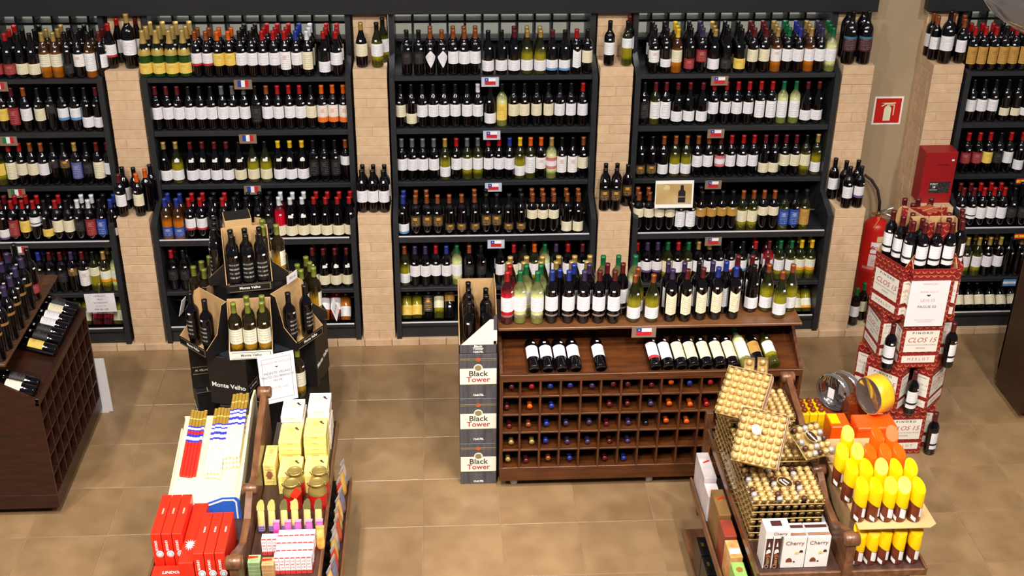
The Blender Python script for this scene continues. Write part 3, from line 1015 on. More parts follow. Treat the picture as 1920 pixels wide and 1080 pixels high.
def flag(u, v, y, nation, back, where, w=0.118, h=0.066, yaw=0.0):
    p = on_y(u, v, y)
    root = empty('flag_card', (p.x, y - 0.004, p.z), yaw)
    names = {'fr': 'French', 'cl': 'Chilean', 'it': 'Italian', 'es': 'Spanish', 'ar': 'Argentine'}
    tag(root, '%s flag on small %s card clipped %s' % (names[nation], 'brown' if back is M_CARDBROWN else 'pale', where), 'sign', 'flag cards on the shelf edges')
    f = frame((0, 0, 0), (1, 0, 0), (0, 0, 1))
    panel('backing_card', f, w, h, back, root, 0.0025)
    q = lambda nm, x0, x1, y0, y1, m: panel('flag_field', f @ T((x0 + x1) / 2, (y0 + y1) / 2, 0.0026), x1 - x0, y1 - y0, m, root, 0.0006)
    W2, H2 = w * 0.31, h * 0.31
    y_ = 0.004
    if nation in ('fr', 'it'):
        c = ('blue', 'white', 'red') if nation == 'fr' else ('green', 'white', 'red')
        for i in range(3):
            q('f', -W2 + i * W2 * 2 / 3, -W2 + (i + 1) * W2 * 2 / 3, -H2 + y_, H2 + y_ + .004, FC[c[i]])
    elif nation == 'cl':
        q('f', -W2, W2, -H2, y_, FC['red'])
        q('f', -W2 * 0.3, W2, y_, H2 + .006, FC['white'])
        q('f', -W2, -W2 * 0.3, y_, H2 + .006, FC['blue'])
        panel('star', f @ T(-W2 * .65, (y_ + H2 + .006) / 2, 0.0033), .012, .012, FC['white'], root, 0.0004, STAR)
    elif nation == 'es':
        q('f', -W2 * 1.3, W2 * 1.3, -H2, -H2 / 2, FC['red']); q('f', -W2 * 1.3, W2 * 1.3, H2 / 2, H2, FC['red']); q('f', -W2 * 1.3, W2 * 1.3, -H2 / 2, H2 / 2, FC['yellow'])
        panel('crest', f @ T(-W2 * .5, 0, 0.0033), .009, .012, FC['red'], root, 0.0004)
    else:
        for i, c in enumerate(('sky', 'white', 'sky')):
            q('f', -W2 * 1.3, W2 * 1.3, -H2 * 1.3 + i * H2 * .87, -H2 * 1.3 + (i + 1) * H2 * .87, FC[c])
        panel('sun', f @ T(0, 0, 0.0033), .008, .008, FC['yellow'], root, 0.0004, STAR)
    return root


for u, v, y, nt_, bk_, wh in (
    (456, 158, MID, 'fr', M_CARDBROWN, 'under the champagne shelf'), (465, 260, MID, 'fr', M_CARDBROWN, 'under the second French shelf'), (474, 356, MID, 'fr', M_CARDBROWN, 'under the third French shelf'),
    (919, 153, MID, 'cl', M_CARDGREY, 'under the top middle shelf'), (922, 253, MID, 'cl', M_CARDGREY, 'under the second middle shelf'), (925, 350.5, MID, 'cl', M_CARDGREY, 'under the third middle shelf'), (930, 457, LOW, 'cl', M_CARDGREY, 'under the steel-lipped middle shelf'),
    (1349, 151, MID, 'cl', M_CARDBROWN, 'under the top shelf nearest the column'), (1342, 250, MID, 'cl', M_CARDBROWN, 'under the second shelf nearest the column'), (1337, 346, MID, 'cl', M_CARDBROWN, 'above the wine picture board'), (1337, 452, LOW, 'cl', M_CARDBROWN, 'under the steel-lipped shelf nearest the column'),
    (-2, 162, MID, 'it', M_CARDBROWN, 'under the top Italian shelf'), (16, 264, MID, 'it', M_CARDBROWN, 'under the second Italian shelf'), (32, 362, MID, 'it', M_CARDBROWN, 'under the third Italian shelf'), (38, 469, LOW, 'it', M_CARDBROWN, 'under the steel-lipped Italian shelf'),
    (1917, 339, MID, 'es', M_BLACKER, 'under the third Spanish shelf'), (1914, 442, LOW, 'es', M_BLACKER, 'under the steel-lipped Spanish shelf'), (1892, 529, LOW, 'ar', M_BLACKER, 'under the fifth shelf of the Spanish bay')):
    flag(u, v, y - 0.012 if y == LOW else y, nt_, bk_, wh)

# ------------------------------------------------------------------ wine picture board in the Chilean bay
p0 = on_y(1264, 364, 0.262)
pb = empty('picture_board', (p0.x, 0.262, p0.z))
tag(pb, 'framed picture board with a dark bottle on gold, above steel-lipped shelf', 'picture')
fr_ = frame((0, 0, 0), (1, 0, 0), (0, 0.12, 1))
panel('board', fr_, 0.265, 0.195, M_WHITE, pb, 0.006)
panel('printed_picture', fr_ @ T(-0.003, 0.003, 0.0065), 0.248, 0.145, mat('gold_gradient_print', (168, 132, 78), 0.4, scale=5, rgb2=(206, 178, 128)), pb, 0.001)
panel('gold_seal', fr_ @ T(-0.055, 0.048, 0.0078), .044, .040, mat('pale_gold', (214, 200, 150), 0.5), pb, 0.0006, [(0.5 * math.cos(a * math.pi / 8), 0.5 * math.sin(a * math.pi / 8)) for a in range(16)])
panel('bottle_picture', fr_ @ T(0.052, 0.004, 0.0078), .056, .125, M_RUBBER, pb, 0.0006, [(-.45, -.5), (.45, -.5), (.45, .12), (.2, .25), (.18, .5), (-.18, .5), (-.2, .25), (-.45, .12)])
text('PORTA', fr_ @ T(0.052, -0.018, 0.0092), 0.014, mat('pale_gold', (0, 0, 0)), pb)
for k in range(2):   # two white display cards below it
    pass

# ------------------------------------------------------------------ red spirits case on the ledge of the last pillar
cs = empty('red_gift_case', (3.175, 0.36, Z1))
tag(cs, 'large red gift case with black label, standing on brick pillar ledge', 'case')
b = MB(); b.box(-0.115, 0.115, 0, 0.14, 0.0, 0.385, 0.003); b.build('case_body', mat('wine_red_cardboard', (158, 20, 26), 0.45, vary=0.08), cs)
cf = frame((0, -0.001, 0.19), (1, 0, 0), (0, 0, 1))
panel('black_label', cf @ T(0.02, -0.07, 0), 0.145, 0.085, mat('black_photo_label', (18, 18, 20), 0.3, scale=60, rgb2=(70, 70, 70)), cs, 0.001)
text('PORT', cf @ T(-0.022, -0.045, 0.0015), 0.022, M_WHITE, cs)
text('10', cf @ T(-0.02, -0.068, 0.0015), 0.02, M_WHITE, cs, bold=.001)
text('GRANDE RESERVA', cf @ T(-0.02, -0.088, 0.0015), 0.007, M_WHITE, cs)
text('CARMENERE', cf @ T(0.02, 0.10, 0.0005), 0.016, mat('dull_red_print', (96, 14, 18), 0.5), cs)
panel('price_sticker', cf @ T(0.085, 0.135, 0), 0.018, 0.012, M_STICK, cs, 0.001)

# ------------------------------------------------------------------ extinguisher sign and extinguisher
ps = on_y(1664, 207, 0.83)
sg = empty('extinguisher_sign', (ps.x, 0.829, ps.z))
tag(sg, 'square red sign with white extinguisher symbol on the plaster column', 'sign')
sf = frame((0, 0, 0), (1, 0, 0), (0, 0, 1))
panel('border', sf, 0.212, 0.212, M_WHITE, sg, 0.003)
panel('red_field', sf @ T(0, 0, 0.0031), 0.186, 0.186, M_RED, sg, 0.0008)
M_GLOW = mat('pale_green_symbol', (226, 232, 196), 0.6, vary=0.02)
panel('extinguisher_symbol', sf @ T(-0.002, -0.018, 0.004), 0.052, 0.115, M_GLOW, sg, 0.0008, [(-.5, -.5), (.5, -.5), (.5, .28), (.36, .42), (.14, .48), (.14, .56), (-.14, .56), (-.14, .48), (-.36, .42), (-.5, .28)])
panel('hose_symbol', sf @ T(0, 0, 0.0041), 1, 1, M_GLOW, sg, 0.0008, [(0.0, .046), (0.046, .046), (0.046, -.035), (0.040, -.035), (0.040, .056 - .016), (0.0, .040)])
panel('handle_symbol', sf @ T(0, 0, 0.0042), 1, 1, M_GLOW, sg, 0.0008, [(-.055, .058), (0.05, .062), (0.05, .054), (-.01, .050), (-.05, .03), (-.052, .036), (-.022, .053)])

ex = empty('fire_extinguisher', (2.925, 0.70, 0.15))
tag(ex, 'red fire extinguisher with black hose hanging on the plaster column', 'extinguisher')
b = MB()
b.lathe([(0.07, 0.0), (0.094, 0.004), (0.096, 0.02), (0.096, 0.19), (0.0985, 0.195), (0.0985, 0.215), (0.094, 0.225), (0.094, 0.53), (0.088, 0.565), (0.065, 0.592), (0.03, 0.606), (0.022, 0.615), (0.022, 0.63), (0, 0.631)], 36)
b.build('cylinder_body', M_RED, ex)
b = MB(); b.lathe([(0.018, 0.62), (0.018, 0.665), (0.0, 0.667)], 14); b.box(-0.05, 0.012, -0.01, 0.01, 0.64, 0.655, 0.002); b.build('valve', M_BRASS, ex)
b = MB(); b.tube([(-0.005, -0.01, 0.66), (0.04, -0.03, 0.69), (0.085, -0.06, 0.72)], [0.008, 0.009, 0.010]); b.build('lever', M_STEEL, ex)
b = MB(); b.tube([(-0.005, -0.01, 0.648), (0.05, -0.035, 0.655), (0.105, -0.07, 0.64)], [0.008, 0.009, 0.008]); b.build('carry_handle', M_STEEL, ex)
b = MB(); b.tube([(0.0, 0.0, 0.665), (-0.006, 0.0, 0.74), (-0.03, 0.02, 0.83), (-0.075, 0.05, 0.895), (-0.125, 0.06, 0.93), (-0.16, 0.05, 0.90), (-0.175, 0.03, 0.80), (-0.17, 0.02, 0.55), (-0.155, 0.0, 0.30)], 0.011); b.build('hose', M_RUBBER, ex)
b = MB(); b.tube([(0.02, -0.01, 0.65), (-0.02, -0.06, 0.61), (-0.06, -0.09, 0.57)], 0.003, 6); b.build('seal_strap', mat('yellow_plastic', (224, 170, 60), 0.5), ex)
for nm, z0, z1, a0, a1, m in (('yellow_tag', 0.455, 0.50, -100, -58, mat('cream_tag', (232, 206, 150), 0.5)), ('brand_label', 0.36, 0.45, -122, -50, M_PAPER), ('instruction_label', 0.25, 0.35, -125, -52, print_mat('red_print_label', (226, 200, 204), ink=(190, 40, 50), lines=12, amount=0.9)), ('white_band', 0.225, 0.245, -150, -30, mat('pinkish_band', (226, 150, 150), 0.5))):
    b = MB()
    n = 10
    for i in range(n):
        aa, ab = R(a0 + (a1 - a0) * i / n), R(a0 + (a1 - a0) * (i + 1) / n)
        r_ = 0.0948
        vs = [b.bm.verts.new((r_ * math.cos(a), r_ * math.sin(a), z)) for a, z in ((aa, z0), (ab, z0), (ab, z1), (aa, z1))]
        f = b.bm.faces.new(vs)
        for l, q in zip(f.loops, ((i / n, 0), ((i + 1) / n, 0), ((i + 1) / n, 1), (i / n, 1))):
            l[b.uv].uv = q
    b.build(nm, m, ex)
kf = frame((0.008, -0.0972, 0.405), (1, 0.06, 0), (0, 0, 1))
text('Kidde', kf, 0.038, M_REDINK, ex, bold=.0004)
panel('logo', kf @ T(-0.052, 0.004, -0.008), 0.03, 0.028, M_REDINK, ex, 0.0006, [(-.5, -.1), (.0, .5), (.5, .4), (.1, .1), (.4, -.2), (-.3, -.5)])
b = MB(); b.box(-0.02, 0.02, 0.095, 0.129, 0.50, 0.54); b.build('wall_bracket', M_STEEL, ex)

# ------------------------------------------------------------------ pendant lamp close to the camera
pc = CAM + ray(2005, -105) * 2.5
pd = empty('pendant_lamp', (pc.x, pc.y, pc.z))
tag(pd, 'round glass globe pendant lamp hanging close to the viewer', 'lamp')
b = MB(); b.lathe([(0.0, -0.168), (0.06, -0.157), (0.11, -0.127), (0.15, -0.075), (0.168, 0.0), (0.15, 0.075), (0.11, 0.127), (0.04, 0.163)], 40); b.build('inner_globe', mat('grey_lamp_globe', (150, 152, 166), 0.4, vary=0.03), pd)
b = MB(); b.lathe([(0.0, -0.192), (0.07, -0.179), (0.127, -0.144), (0.166, -0.096), (0.187, -0.04), (0.192, 0.0), (0.187, 0.04), (0.166, 0.096), (0.127, 0.144), (0.05, 0.185)], 40); b.build('outer_glass', mat('clear_lamp_glass', (214, 228, 226), 0.06, vary=0.0, trans=0.95), pd)
b = MB(); b.lathe([(0.03, 0.16), (0.035, 0.215), (0.006, 0.225), (0.006, 1.5), (0, 1.5)], 12); b.build('suspension_cable', M_RUBBER, pd)

# ------------------------------------------------------------------ wooden display islands
def island(x, y, rz, W_, cols, woods, label, nm='wine_island', depth=0.50, top_back=0.50, sides_only=False):
    """Front face along local x at local y = 0; tray above a five-row bottle lattice; raised top board."""
    mw, mu, mt = woods
    root = empty(nm, (x, y, 0.0), rz)
    tag(root, label, 'display island', 'wooden wine display islands')
    z0, zl0, zl1, zr = 0.062, 0.158, 0.785, 0.812

    def bx(name, x0, x1, y0, y1, za, zb, m, bev=0.002):
        b = MB(); b.box(x0, x1, y0, y1, za, zb, bev); return b.build(name, m, root)
    bx('base_board', 0, W_, 0, depth, z0, zl0, mw)
    bx('tray_rail', 0, W_, -0.004, 0.018, zl1, zr, mw)
    b = MB(); b.prism([(0.018, zl1 - 0.016), (0.018, zl1 - 0.002), (0.37, 0.895), (0.37, 0.881)], 0.018, W_ - 0.018, 'x'); b.build('sloping_tray', mw, root)
    bx('back_panel', 0, W_, depth - 0.02, depth, zl0, 0.99, mw)
    bx('inner_back', 0.02, W_ - 0.02, 0.372, 0.38, zl0, zl1, M_DWOOD)
    for xa in (0, W_ - 0.018):
        b = MB(); b.prism([(0.0, zl0), (0.0, zr - 0.006), (0.018, zr), (0.30, 0.975), (depth, 0.99), (depth, zl0)], xa, xa + 0.018, 'x'); b.build('side_panel', mu, root)
    bx('top_support', 0.02, W_ - 0.02, 0.385, 0.405, 0.93, 1.024, mw)
    bx('top_board', -0.005, W_ + 0.005, 0.135, top_back, 1.025, 1.042, mt, 0.003)
    cw = W_ / cols
    rh = (zl1 - zl0) / 5
    for r_ in range(1, 5):
        bx('lattice_shelf', 0.018, W_ - 0.018, 0.002, 0.37, zl0 + r_ * rh - 0.006, zl0 + r_ * rh + 0.006, mw, 0.001)
    for c in range(1, cols):
        bx('lattice_divider', c * cw - 0.006, c * cw + 0.006, 0.0, 0.37, zl0, zl1 - (0.0), mu, 0.001)
    bx('lattice_top_rail', 0, W_, -0.002, 0.02, zl1 - 0.02, zl1 - 0.0005, mw, 0.001)
    for cx, cy in ((0.09, 0.05), (W_ * 0.52, 0.045), (W_ - 0.09, 0.05), (0.09, depth - 0.06), (W_ - 0.09, depth - 0.06)):
        b = MB()
        b.box(cx - 0.045, cx + 0.045, cy - 0.02, cy + 0.02, z0 - 0.005, z0)
        b.prism([(cx - 0.022, z0 - 0.005), (cx + 0.022, z0 - 0.005), (cx + 0.01, 0.022), (cx - 0.01, 0.022)], cy - 0.014, cy + 0.014, 'y')
        c_ = b.build('caster', M_CASTER, root)
        b = MB(); b.lathe([(0.0, -0.009), (0.021, -0.009), (0.0225, -0.004), (0.0225, 0.004), (0.021, 0.009), (0, 0.009)], 16, M=Matrix.Translation((cx, cy, 0.0225)) @ Matrix.Rotation(R(90), 4, 'X')); b.build('wheel', M_CASTER, c_)
    root['cell'] = ''
    del root['cell']
    return root, cw, rh, zl0


IX, IY = 0.008, -1.468
isl, cw, rh, zl0 = island(IX, IY, 0, 1.765, 15, (M_WOOD, M_WOODY, M_WOODTOP), 'long brown wooden wine island with bottle cells, tray and raised top board')
cells = ['drbbvdddobr....', 'dob--ddvoor....', 'dzbvvdvkoor....', 'GGbvvdv---r....', 'Gdzb-db--------']
for r_, row in enumerate(cells):
    for c, ch in enumerate(row):
        if ch in '-.':
            continue
        x = IX + (c + 0.5) * cw + random.uniform(-.018, .018)
        z = zl0 + (4 - r_) * rh + 0.008 + 0.037 + (0.018 if r_ == 0 else 0)
        bottle(None, 'b', ch, 'N', 'm', M=T(x, IY + 0.335, z - .004) @ Matrix.Rotation(R(90 + random.uniform(0, 4)), 4, 'X'), stuff=True, stick=False)
# bottles standing on the raised top board
ZT = 1.0425
topfront = [(951, 609, 'prWm'), (975, 608, 'qnWm'), (1007, 609, 'qnWm'), (1034, 607, 'tbWm'), (1065, 607, 'tbWm'), (1093.5, 607, 'tvWm'), (1122, 607, 'tdWm'), (1150, 607, 'tdWm'), (1188, 605, 'yzWl'), (1222, 605, 'yzWl'),
            (1256.5, 604, 'tvCv'), (1284, 604, 'tdCv'), (1313, 601, 'tdCv'), (1341, 600, 'tbCv'), (1374, 599, 'tbCv'), (1408, 586, 'ukWl'), (1436, 585, 'yzWl'), (1461, 598, 'yzWl'), (1482, 585, 'yzWl')]
IW = 'top board of brown island'
for i, (u, v, s) in enumerate(topfront):
    p = on_z(u, v, ZT)
    r = PROF[KIND[s[0]][0]][1]
    x = min(max(p.x, IX + .04), IX + 1.765 - .04)
    bottle((x, max(p.y + r * .9, -1.285), ZT), s[0], s[1], s[2], s[3], R(random.uniform(-4, 8)), where='front row %s from left on %s' % (ORD[i], IW), group='bottles on the brown island top')
back2 = [(0.055, 'prWm'), (0.150, 'qnWm'), (0.235, 'qnWm'), (0.345, 'ubNm'), (0.425, 'tbWm'), (0.515, 'tvWm'), (0.62, 'tdWm'), (0.71, 'tdWm'), (0.80, 'yzWl'), (0.975, 'tvWv'), (1.07, 'tvWv'), (1.155, 'tkWv'), (1.235, 'tvWv'), (1.315, 'tbWv'), (1.40, 'tdWv'), (1.485, 'tdWv'), (1.575, 'tdWv')]
for i, (x, s) in enumerate(back2):
    bottle((IX + x + 0.012, -1.175 if x < 1.38 else -1.10, ZT), s[0], s[1], s[2], s[3], R(random.uniform(-6, 6)), where='second row %s from left on %s' % (ORD[i], IW), group='bottles on the brown island top', stick=False)
back3 = [(0.045, 'yGWl'), (0.135, 'yGWl'), (0.235, 'yGWl'), (0.325, 'yGWl'), (0.415, 'yGWl'), (0.505, 'yGWl'), (0.60, 'qnWm'), (0.69, 'qnWm'), (0.79, 'qnWm')]
for i, (x, s) in enumerate(back3):
    bottle((IX + x + 0.02, -1.075, ZT), s[0], s[1], s[2], s[3], R(random.uniform(-6, 6)), where='third row %s from left on %s' % (ORD[i], IW), group='bottles on the brown island top', stick=False)
for i, x in enumerate((0.05, 0.145, 0.24, 0.335, 0.43, 0.52)):
    bottle((IX + x + 0.03, -1.01 + 0.005, ZT), 'y', 'G', 'W', 'l', 0, stuff=True, stick=False)
# bottles lying in the sloping tray, bases against the rail
tr_a = math.atan2(0.895 - 0.783, 0.352)
tray = [(1002, 'bkWm'), (1028, 'bkWm'), (1054, 'bkWm'), (1080, 'bkWm'), (1128, 'bkWm'), (1231, 'bkFt'), (1255, 'bkWt'), (1280, 'bkCt'), (1303.5, 'bkCt'), (1329, 'bkCt'), (1354, 'bkCt'), (1378, 'bkCt'), (1404, 'wnWt'), (1428, 'bkTm'), (1456, 'gkWm')]
for i, (u, s) in enumerate(tray):
    p = on_z(u, 696, 0.815)
    r = .0362
    yl = 0.026
    zb = 0.783 + (yl - 0.018) * math.tan(tr_a) + r / math.cos(tr_a) + 0.002
    M = T(p.x, IY + yl, zb) @ RZ(R(3 + 2.0 * p.x)) @ Matrix.Rotation(-(math.pi / 2 - tr_a), 4, 'X')
    bottle(None, s[0], s[1], s[2], s[3], M=M @ RZ(R(8)), where='lying %s from left in tray of brown island' % ORD[i], group='bottles lying in the tray of the brown island')
fc = flag(1207, 622, IY + 0.128, 'cl', M_CARDBROWN, 'under the brown island top board', 0.142, 0.068)

# dark island end-on at the photograph's left, its cells facing the aisle
D = (M_DWOOD, M_DWOOD, M_DWOODTOP)
LX, LYY = -2.554, -1.612
isl2, cw2, rh2, zl2 = island(LX, LYY, R(90), 1.053, 9, D, 'dark mahogany wine island seen end-on with diamond of cells facing aisle')
Misl = T(LX, LYY, 0) @ RZ(R(90))
for c, r_, ch in ((8, 0, 'r'), (7, 0, 'C'), (6, 1, 'k'), (4, 1, 'r'), (5, 2, 'k'), (7, 3, 'o'), (7, 4, 'o'), (2, 2, 'b'), (5, 4, 'b'), (1, 1, 's'), (0, 3, 'n'), (3, 4, 'b'), (3, 3, 'G'), (2, 1, 'd'), (6, 2, 'r')):
    if ch == 'C':
        ch = 'G'
    bottle(None, 'b', ch, 'N', 'm', M=Misl @ T((c + .5) * cw2, 0.335, zl2 + (4 - r_) * rh2 + .041) @ Matrix.Rotation(R(90), 4, 'X'), stuff=True, stick=False)
lt = [('tvNm', 0.10, 0.19), ('tvNm', 0.19, 0.20), ('tvNm', 0.34, 0.19), ('tvNm', 0.43, 0.20), ('tvNm', 0.56, 0.20), ('tvNm', 0.66, 0.20), ('tkRs', 0.79, 0.19), ('tvNm', 0.20, 0.29), ('tvNm', 0.32, 0.28), ('tvNm', 0.50, 0.29), ('tvNm', 0.62, 0.30), ('tvNm', 0.78, 0.28), ('tkRs', 0.90, 0.28), ('tvNm', 0.40, 0.37), ('tvNm', 0.58, 0.38)]
lt = [('tkUm', 0.05, 0.175), ('tvUm', 0.17, 0.175), ('tvUm', 0.285, 0.175), ('tvUm', 0.40, 0.175), ('tvUm', 0.515, 0.18), ('tvUm', 0.63, 0.18), ('tkRs', 0.75, 0.18),
      ('tvNm', 0.20, 0.27), ('tvNm', 0.33, 0.275), ('tvNm', 0.46, 0.275), ('tvNm', 0.58, 0.275), ('tvNm', 0.70, 0.28), ('tkNm', 0.82, 0.275), ('tvNm', 0.40, 0.37), ('tvNm', 0.56, 0.37), ('tkNm', 0.72, 0.37)]
for i, (s, a, b_) in enumerate(lt):
    p = Misl @ Vector((a, b_, 0))
    bottle((p.x, p.y, ZT), s[0], s[1], s[2], s[3], R(20), where='%s row %s from front on dark mahogany island' % ('aisle-side' if b_ < .2 else ('middle' if b_ < .3 else 'inner'), ORD[sum(1 for q in lt[:i] if abs(q[2] - b_) < .05)]), group='bottles on the dark island')
for i, (a, s) in enumerate(((0.055, 'bkCm'), (0.135, 'bkKm'), (0.50, 'bdYm'), (0.60, 'bkKm'), (0.68, 'bkKm'), (0.76, 'bkWm'), (0.84, 'bkWm'), (0.93, 'bkCm'), (1.005, 'bkKm'))):
    zb = 0.783 + (0.026 - 0.018) * math.tan(tr_a) + .0362 / math.cos(tr_a) + 0.002
    M = Misl @ T(a, 0.026, zb) @ Matrix.Rotation(-(math.pi / 2 - tr_a), 4, 'X')
    bottle(None, s[0], s[1], s[2], s[3], M=M, where='lying %s from front in tray of dark island' % ORD[i], group='bottles lying in the tray of the dark island')
pw = empty('white_poster', (LX - 0.02, LYY + 1.053 + 0.03, 0.0))
tag(pw, 'white framed poster leaning against the far end of dark island', 'poster')
b = MB(); b.prism([(0.002, 0.0), (0.014, 0.0), (-0.008 + 0.006, 0.42), (-0.008 - 0.004, 0.42)], -0.20, 0.075, 'x'); b.build('poster_board', M_PAPER, pw)
b = MB(); b.box(0.05, 0.0755, -0.001, 0.0155, 0.0, 0.012); b.build('clip', M_STEEL, pw)

island(3.475, -0.88, 0, 1.17, 10, D, 'dark mahogany wine island cut off by the frame beside Spanish shelves', depth=0.42, top_back=0.42)

# promotional card hanging in front of the lowest Italian shelf
pp = on_y(189, 567, 0.24)
pc_ = empty('price_card', (pp.x, 0.235, pp.z))
tag(pc_, 'white paper price card in front of the rose wine bottles', 'sign')
cfm = frame((0, 0, 0), (1, 0, 0.02), (0, -0.05, 1))
panel('paper_sheet', cfm, 0.205, 0.15, M_PAPER, pc_, 0.002)
for i, (s, m, z) in enumerate((('LAMBRUSCO', M_INK, .014), ('DELLA', M_INK, .014), ('BOUTIEGLIONI', M_INK, .014), ('DE R$ 19,90', M_PINKINK, .014), ('POR R$ 14,90', M_DARKINK, .016))):
    text(s, cfm @ T(0, 0.055 - i * 0.027, 0.0025), z, m, pc_)
b = MB(); b.tube([(0.0, 0.0, 0.075), (0.0, 0.03, 0.12), (0.0, 0.052, 0.16)], 0.0015, 6); b.build('wire_hanger', M_STEEL, pc_)

# ------------------------------------------------------------------ printed cartons
def carton(name, M, w, d, h, label, m, group=None, cat='box'):
    # name, placement, size, label
    """Closed carton; its local origin is the middle of the foot of its front face, local -y faces out."""
    root = empty(name)
    root.matrix_world = M
    tag(root, label, cat, group)
    b = MB(); b.box(-w / 2, w / 2, 0, d, 0, h, 0.0015); b.build('carton_body', m, root)
    b = MB(); b.box(-w / 2 + .004, w / 2 - .004, d / 2 - 0.002, d / 2 + 0.002, h - .001, h + 0.0008); b.build('top_seam', M_CARD, root)
    return root


M_GREYCARD = mat('silver_grey_print', (92, 92, 98), 0.35, vary=0.18, scale=7, stretch=(6, 1, 0.6), rgb2=(60, 60, 66))
M_GOLDP = mat('dull_gold_print', (150, 136, 90), 0.4, vary=0.1)
CREAMP = mat('cream_print', (240, 234, 220), 0.5, vary=0.02)
bx0, bx1 = -0.2235, -0.0075
BTW = bx1 - bx0
for i, (z, h) in enumerate(((0.0, 0.297), (0.299, 0.318), (0.619, 0.302))):
    nm = ('lowest', 'middle', 'upper')[i]
    r = carton('wine_carton', T((bx0 + bx1) / 2, -1.405, z), BTW, 0.36, h, '%s grey wine carton with cream band in stack beside brown island' % nm, M_GREYCARD, 'grey wine cartons stacked beside the island')
    f = frame((0, -0.0008, h / 2), (1, 0, 0), (0, 0, 1))
    panel('cream_band', f @ T(0, 0.0, 0), BTW - 0.003, 0.105, CREAMP, r)
    panel('band_edge', f @ T(0, -0.054, 0.0001), BTW - 0.003, 0.003, M_GOLDP, r)
    panel('gold_line', f @ T(0, 0.118, 0), BTW - 0.003, 0.004, M_GOLDP, r)
    panel('gold_line', f @ T(0, 0.108, 0), BTW - 0.003, 0.002, M_GOLDP, r)
    hexa = [(0.5 * math.cos(R(a)), 0.5 * math.sin(R(a))) for a in range(0, 360, 20)]
    panel('orange_seal', f @ T(0, 0.113, 0.001), .030, .026, mat('orange_seal', (196, 92, 62), 0.5), r, 0.001, hexa)
    panel('medal_surround', f @ T(0, 0.058, 0.0008), .052, .050, CREAMP, r, 0.001, hexa)
    panel('gold_medal', f @ T(0, 0.058, 0.0018), .040, .037, M_GOLDP, r, 0.001, hexa)
    text('Black', f @ T(0, 0.018, 0.0016), 0.052, M_DARKINK, r, bold=.0008)
    text('Tower', f @ T(0, -0.022, 0.0016), 0.050, M_REDINK, r, bold=.0008)
    text('12x0.75L', f @ T(0.0, -0.128, 0.0004), 0.017, M_WHITE, r, bold=.0008)
# the cut-open top carton: low front, sides sloping up to a tall back
ctop = empty('open_wine_carton', ((bx0 + bx1) / 2, -1.405, 0.922))
tag(ctop, 'cut-open grey carton with white sloping flap holding dark bottles, topmost of stack', 'box', 'grey wine cartons stacked beside the island')
b = MB(); b.box(-BTW / 2, BTW / 2, 0, 0.36, 0, 0.004); b.build('carton_floor', M_CARD, ctop)
b = MB(); b.box(-BTW / 2, BTW / 2, 0, 0.004, 0, 0.062); fpn = b.build('front_wall', M_GREYCARD, ctop)
b = MB(); b.box(-BTW / 2, BTW / 2, 0.356, 0.36, 0, 0.30); b.build('back_wall', M_CARD, ctop)
b = MB(); b.prism([(0.0, 0.0), (0.36, 0.0), (0.36, 0.30), (0.0, 0.062)], -BTW / 2, -BTW / 2 + .004, 'x'); b.build('side_wall', M_CARD, ctop)
b = MB(); b.prism([(0.0, 0.0), (0.36, 0.0), (0.36, 0.33), (0.16, 0.33), (0.0, 0.20)], BTW / 2 - .004, BTW / 2, 'x'); b.build('side_wall', M_CARD, ctop)
b = MB(); b.prism([(-BTW / 2 + 0.012, 0.062), (BTW / 2 - 0.02, 0.062), (BTW / 2 - 0.02, 0.085), (BTW / 2, 0.085), (BTW / 2, 0.155), (BTW / 2 - .02, 0.155), (BTW / 2 - .02, 0.225), (BTW / 2 - .04, 0.225)], -0.003, 0.0, 'y'); b.build('sloping_flap', CREAMP, ctop)
b = MB(); b.prism([(BTW / 2 - .02, 0.155), (BTW / 2, 0.155), (BTW / 2, 0.26), (BTW / 2 - .02, 0.24)], -0.002, 0.001, 'y'); b.build('flap_corner', M_GREYCARD, ctop)
f = frame((0, -0.0006, 0.03), (1, 0, 0), (0, 0, 1))
text('Black', f @ T(0, 0.018, 0), 0.022, M_WHITE, ctop, bold=.0006); text('Tower', f @ T(0, 0.003, 0), 0.022, M_WHITE, ctop, bold=.0006); text('12x0.75L', f @ T(0, -0.018, 0), 0.016, M_WHITE, ctop, bold=.0006)
for i, (x, y, s) in enumerate(((-0.185 + .022, -1.352, 'bkNm'), (-0.063, -1.352, 'bkNm'), (-0.163, -1.270, 'bkNm'), (-0.063, -1.270, 'bkNm'), (-0.163, -1.188, 'bkNm'), (-0.063, -1.188, 'bkNm'), (-0.163, -1.106, 'bkWm'))):
    bottle((x, y, 0.9265), s[0], s[1], s[2], s[3], 0, where='%s row of the open grey carton, %s side' % (ORD[i // 2], 'island' if i % 2 else 'aisle'), group='bottles in the open grey carton')

# ------------------------------------------------------------------ hexagonal tower of black cartons
MC0 = Vector((-1.415, -1.08, 0))
M_SLATE = mat('slate_inner_print', (44, 46, 56), 0.4, vary=0.15, scale=9)


def around(c, ang, rad, z):
    """Frame whose local -y points outwards at angle ang (0 = towards the aisle, positive to the right)."""
    a = R(ang)
    return T(c.x + math.sin(a) * rad, c.y - math.cos(a) * rad, z) @ RZ(a)


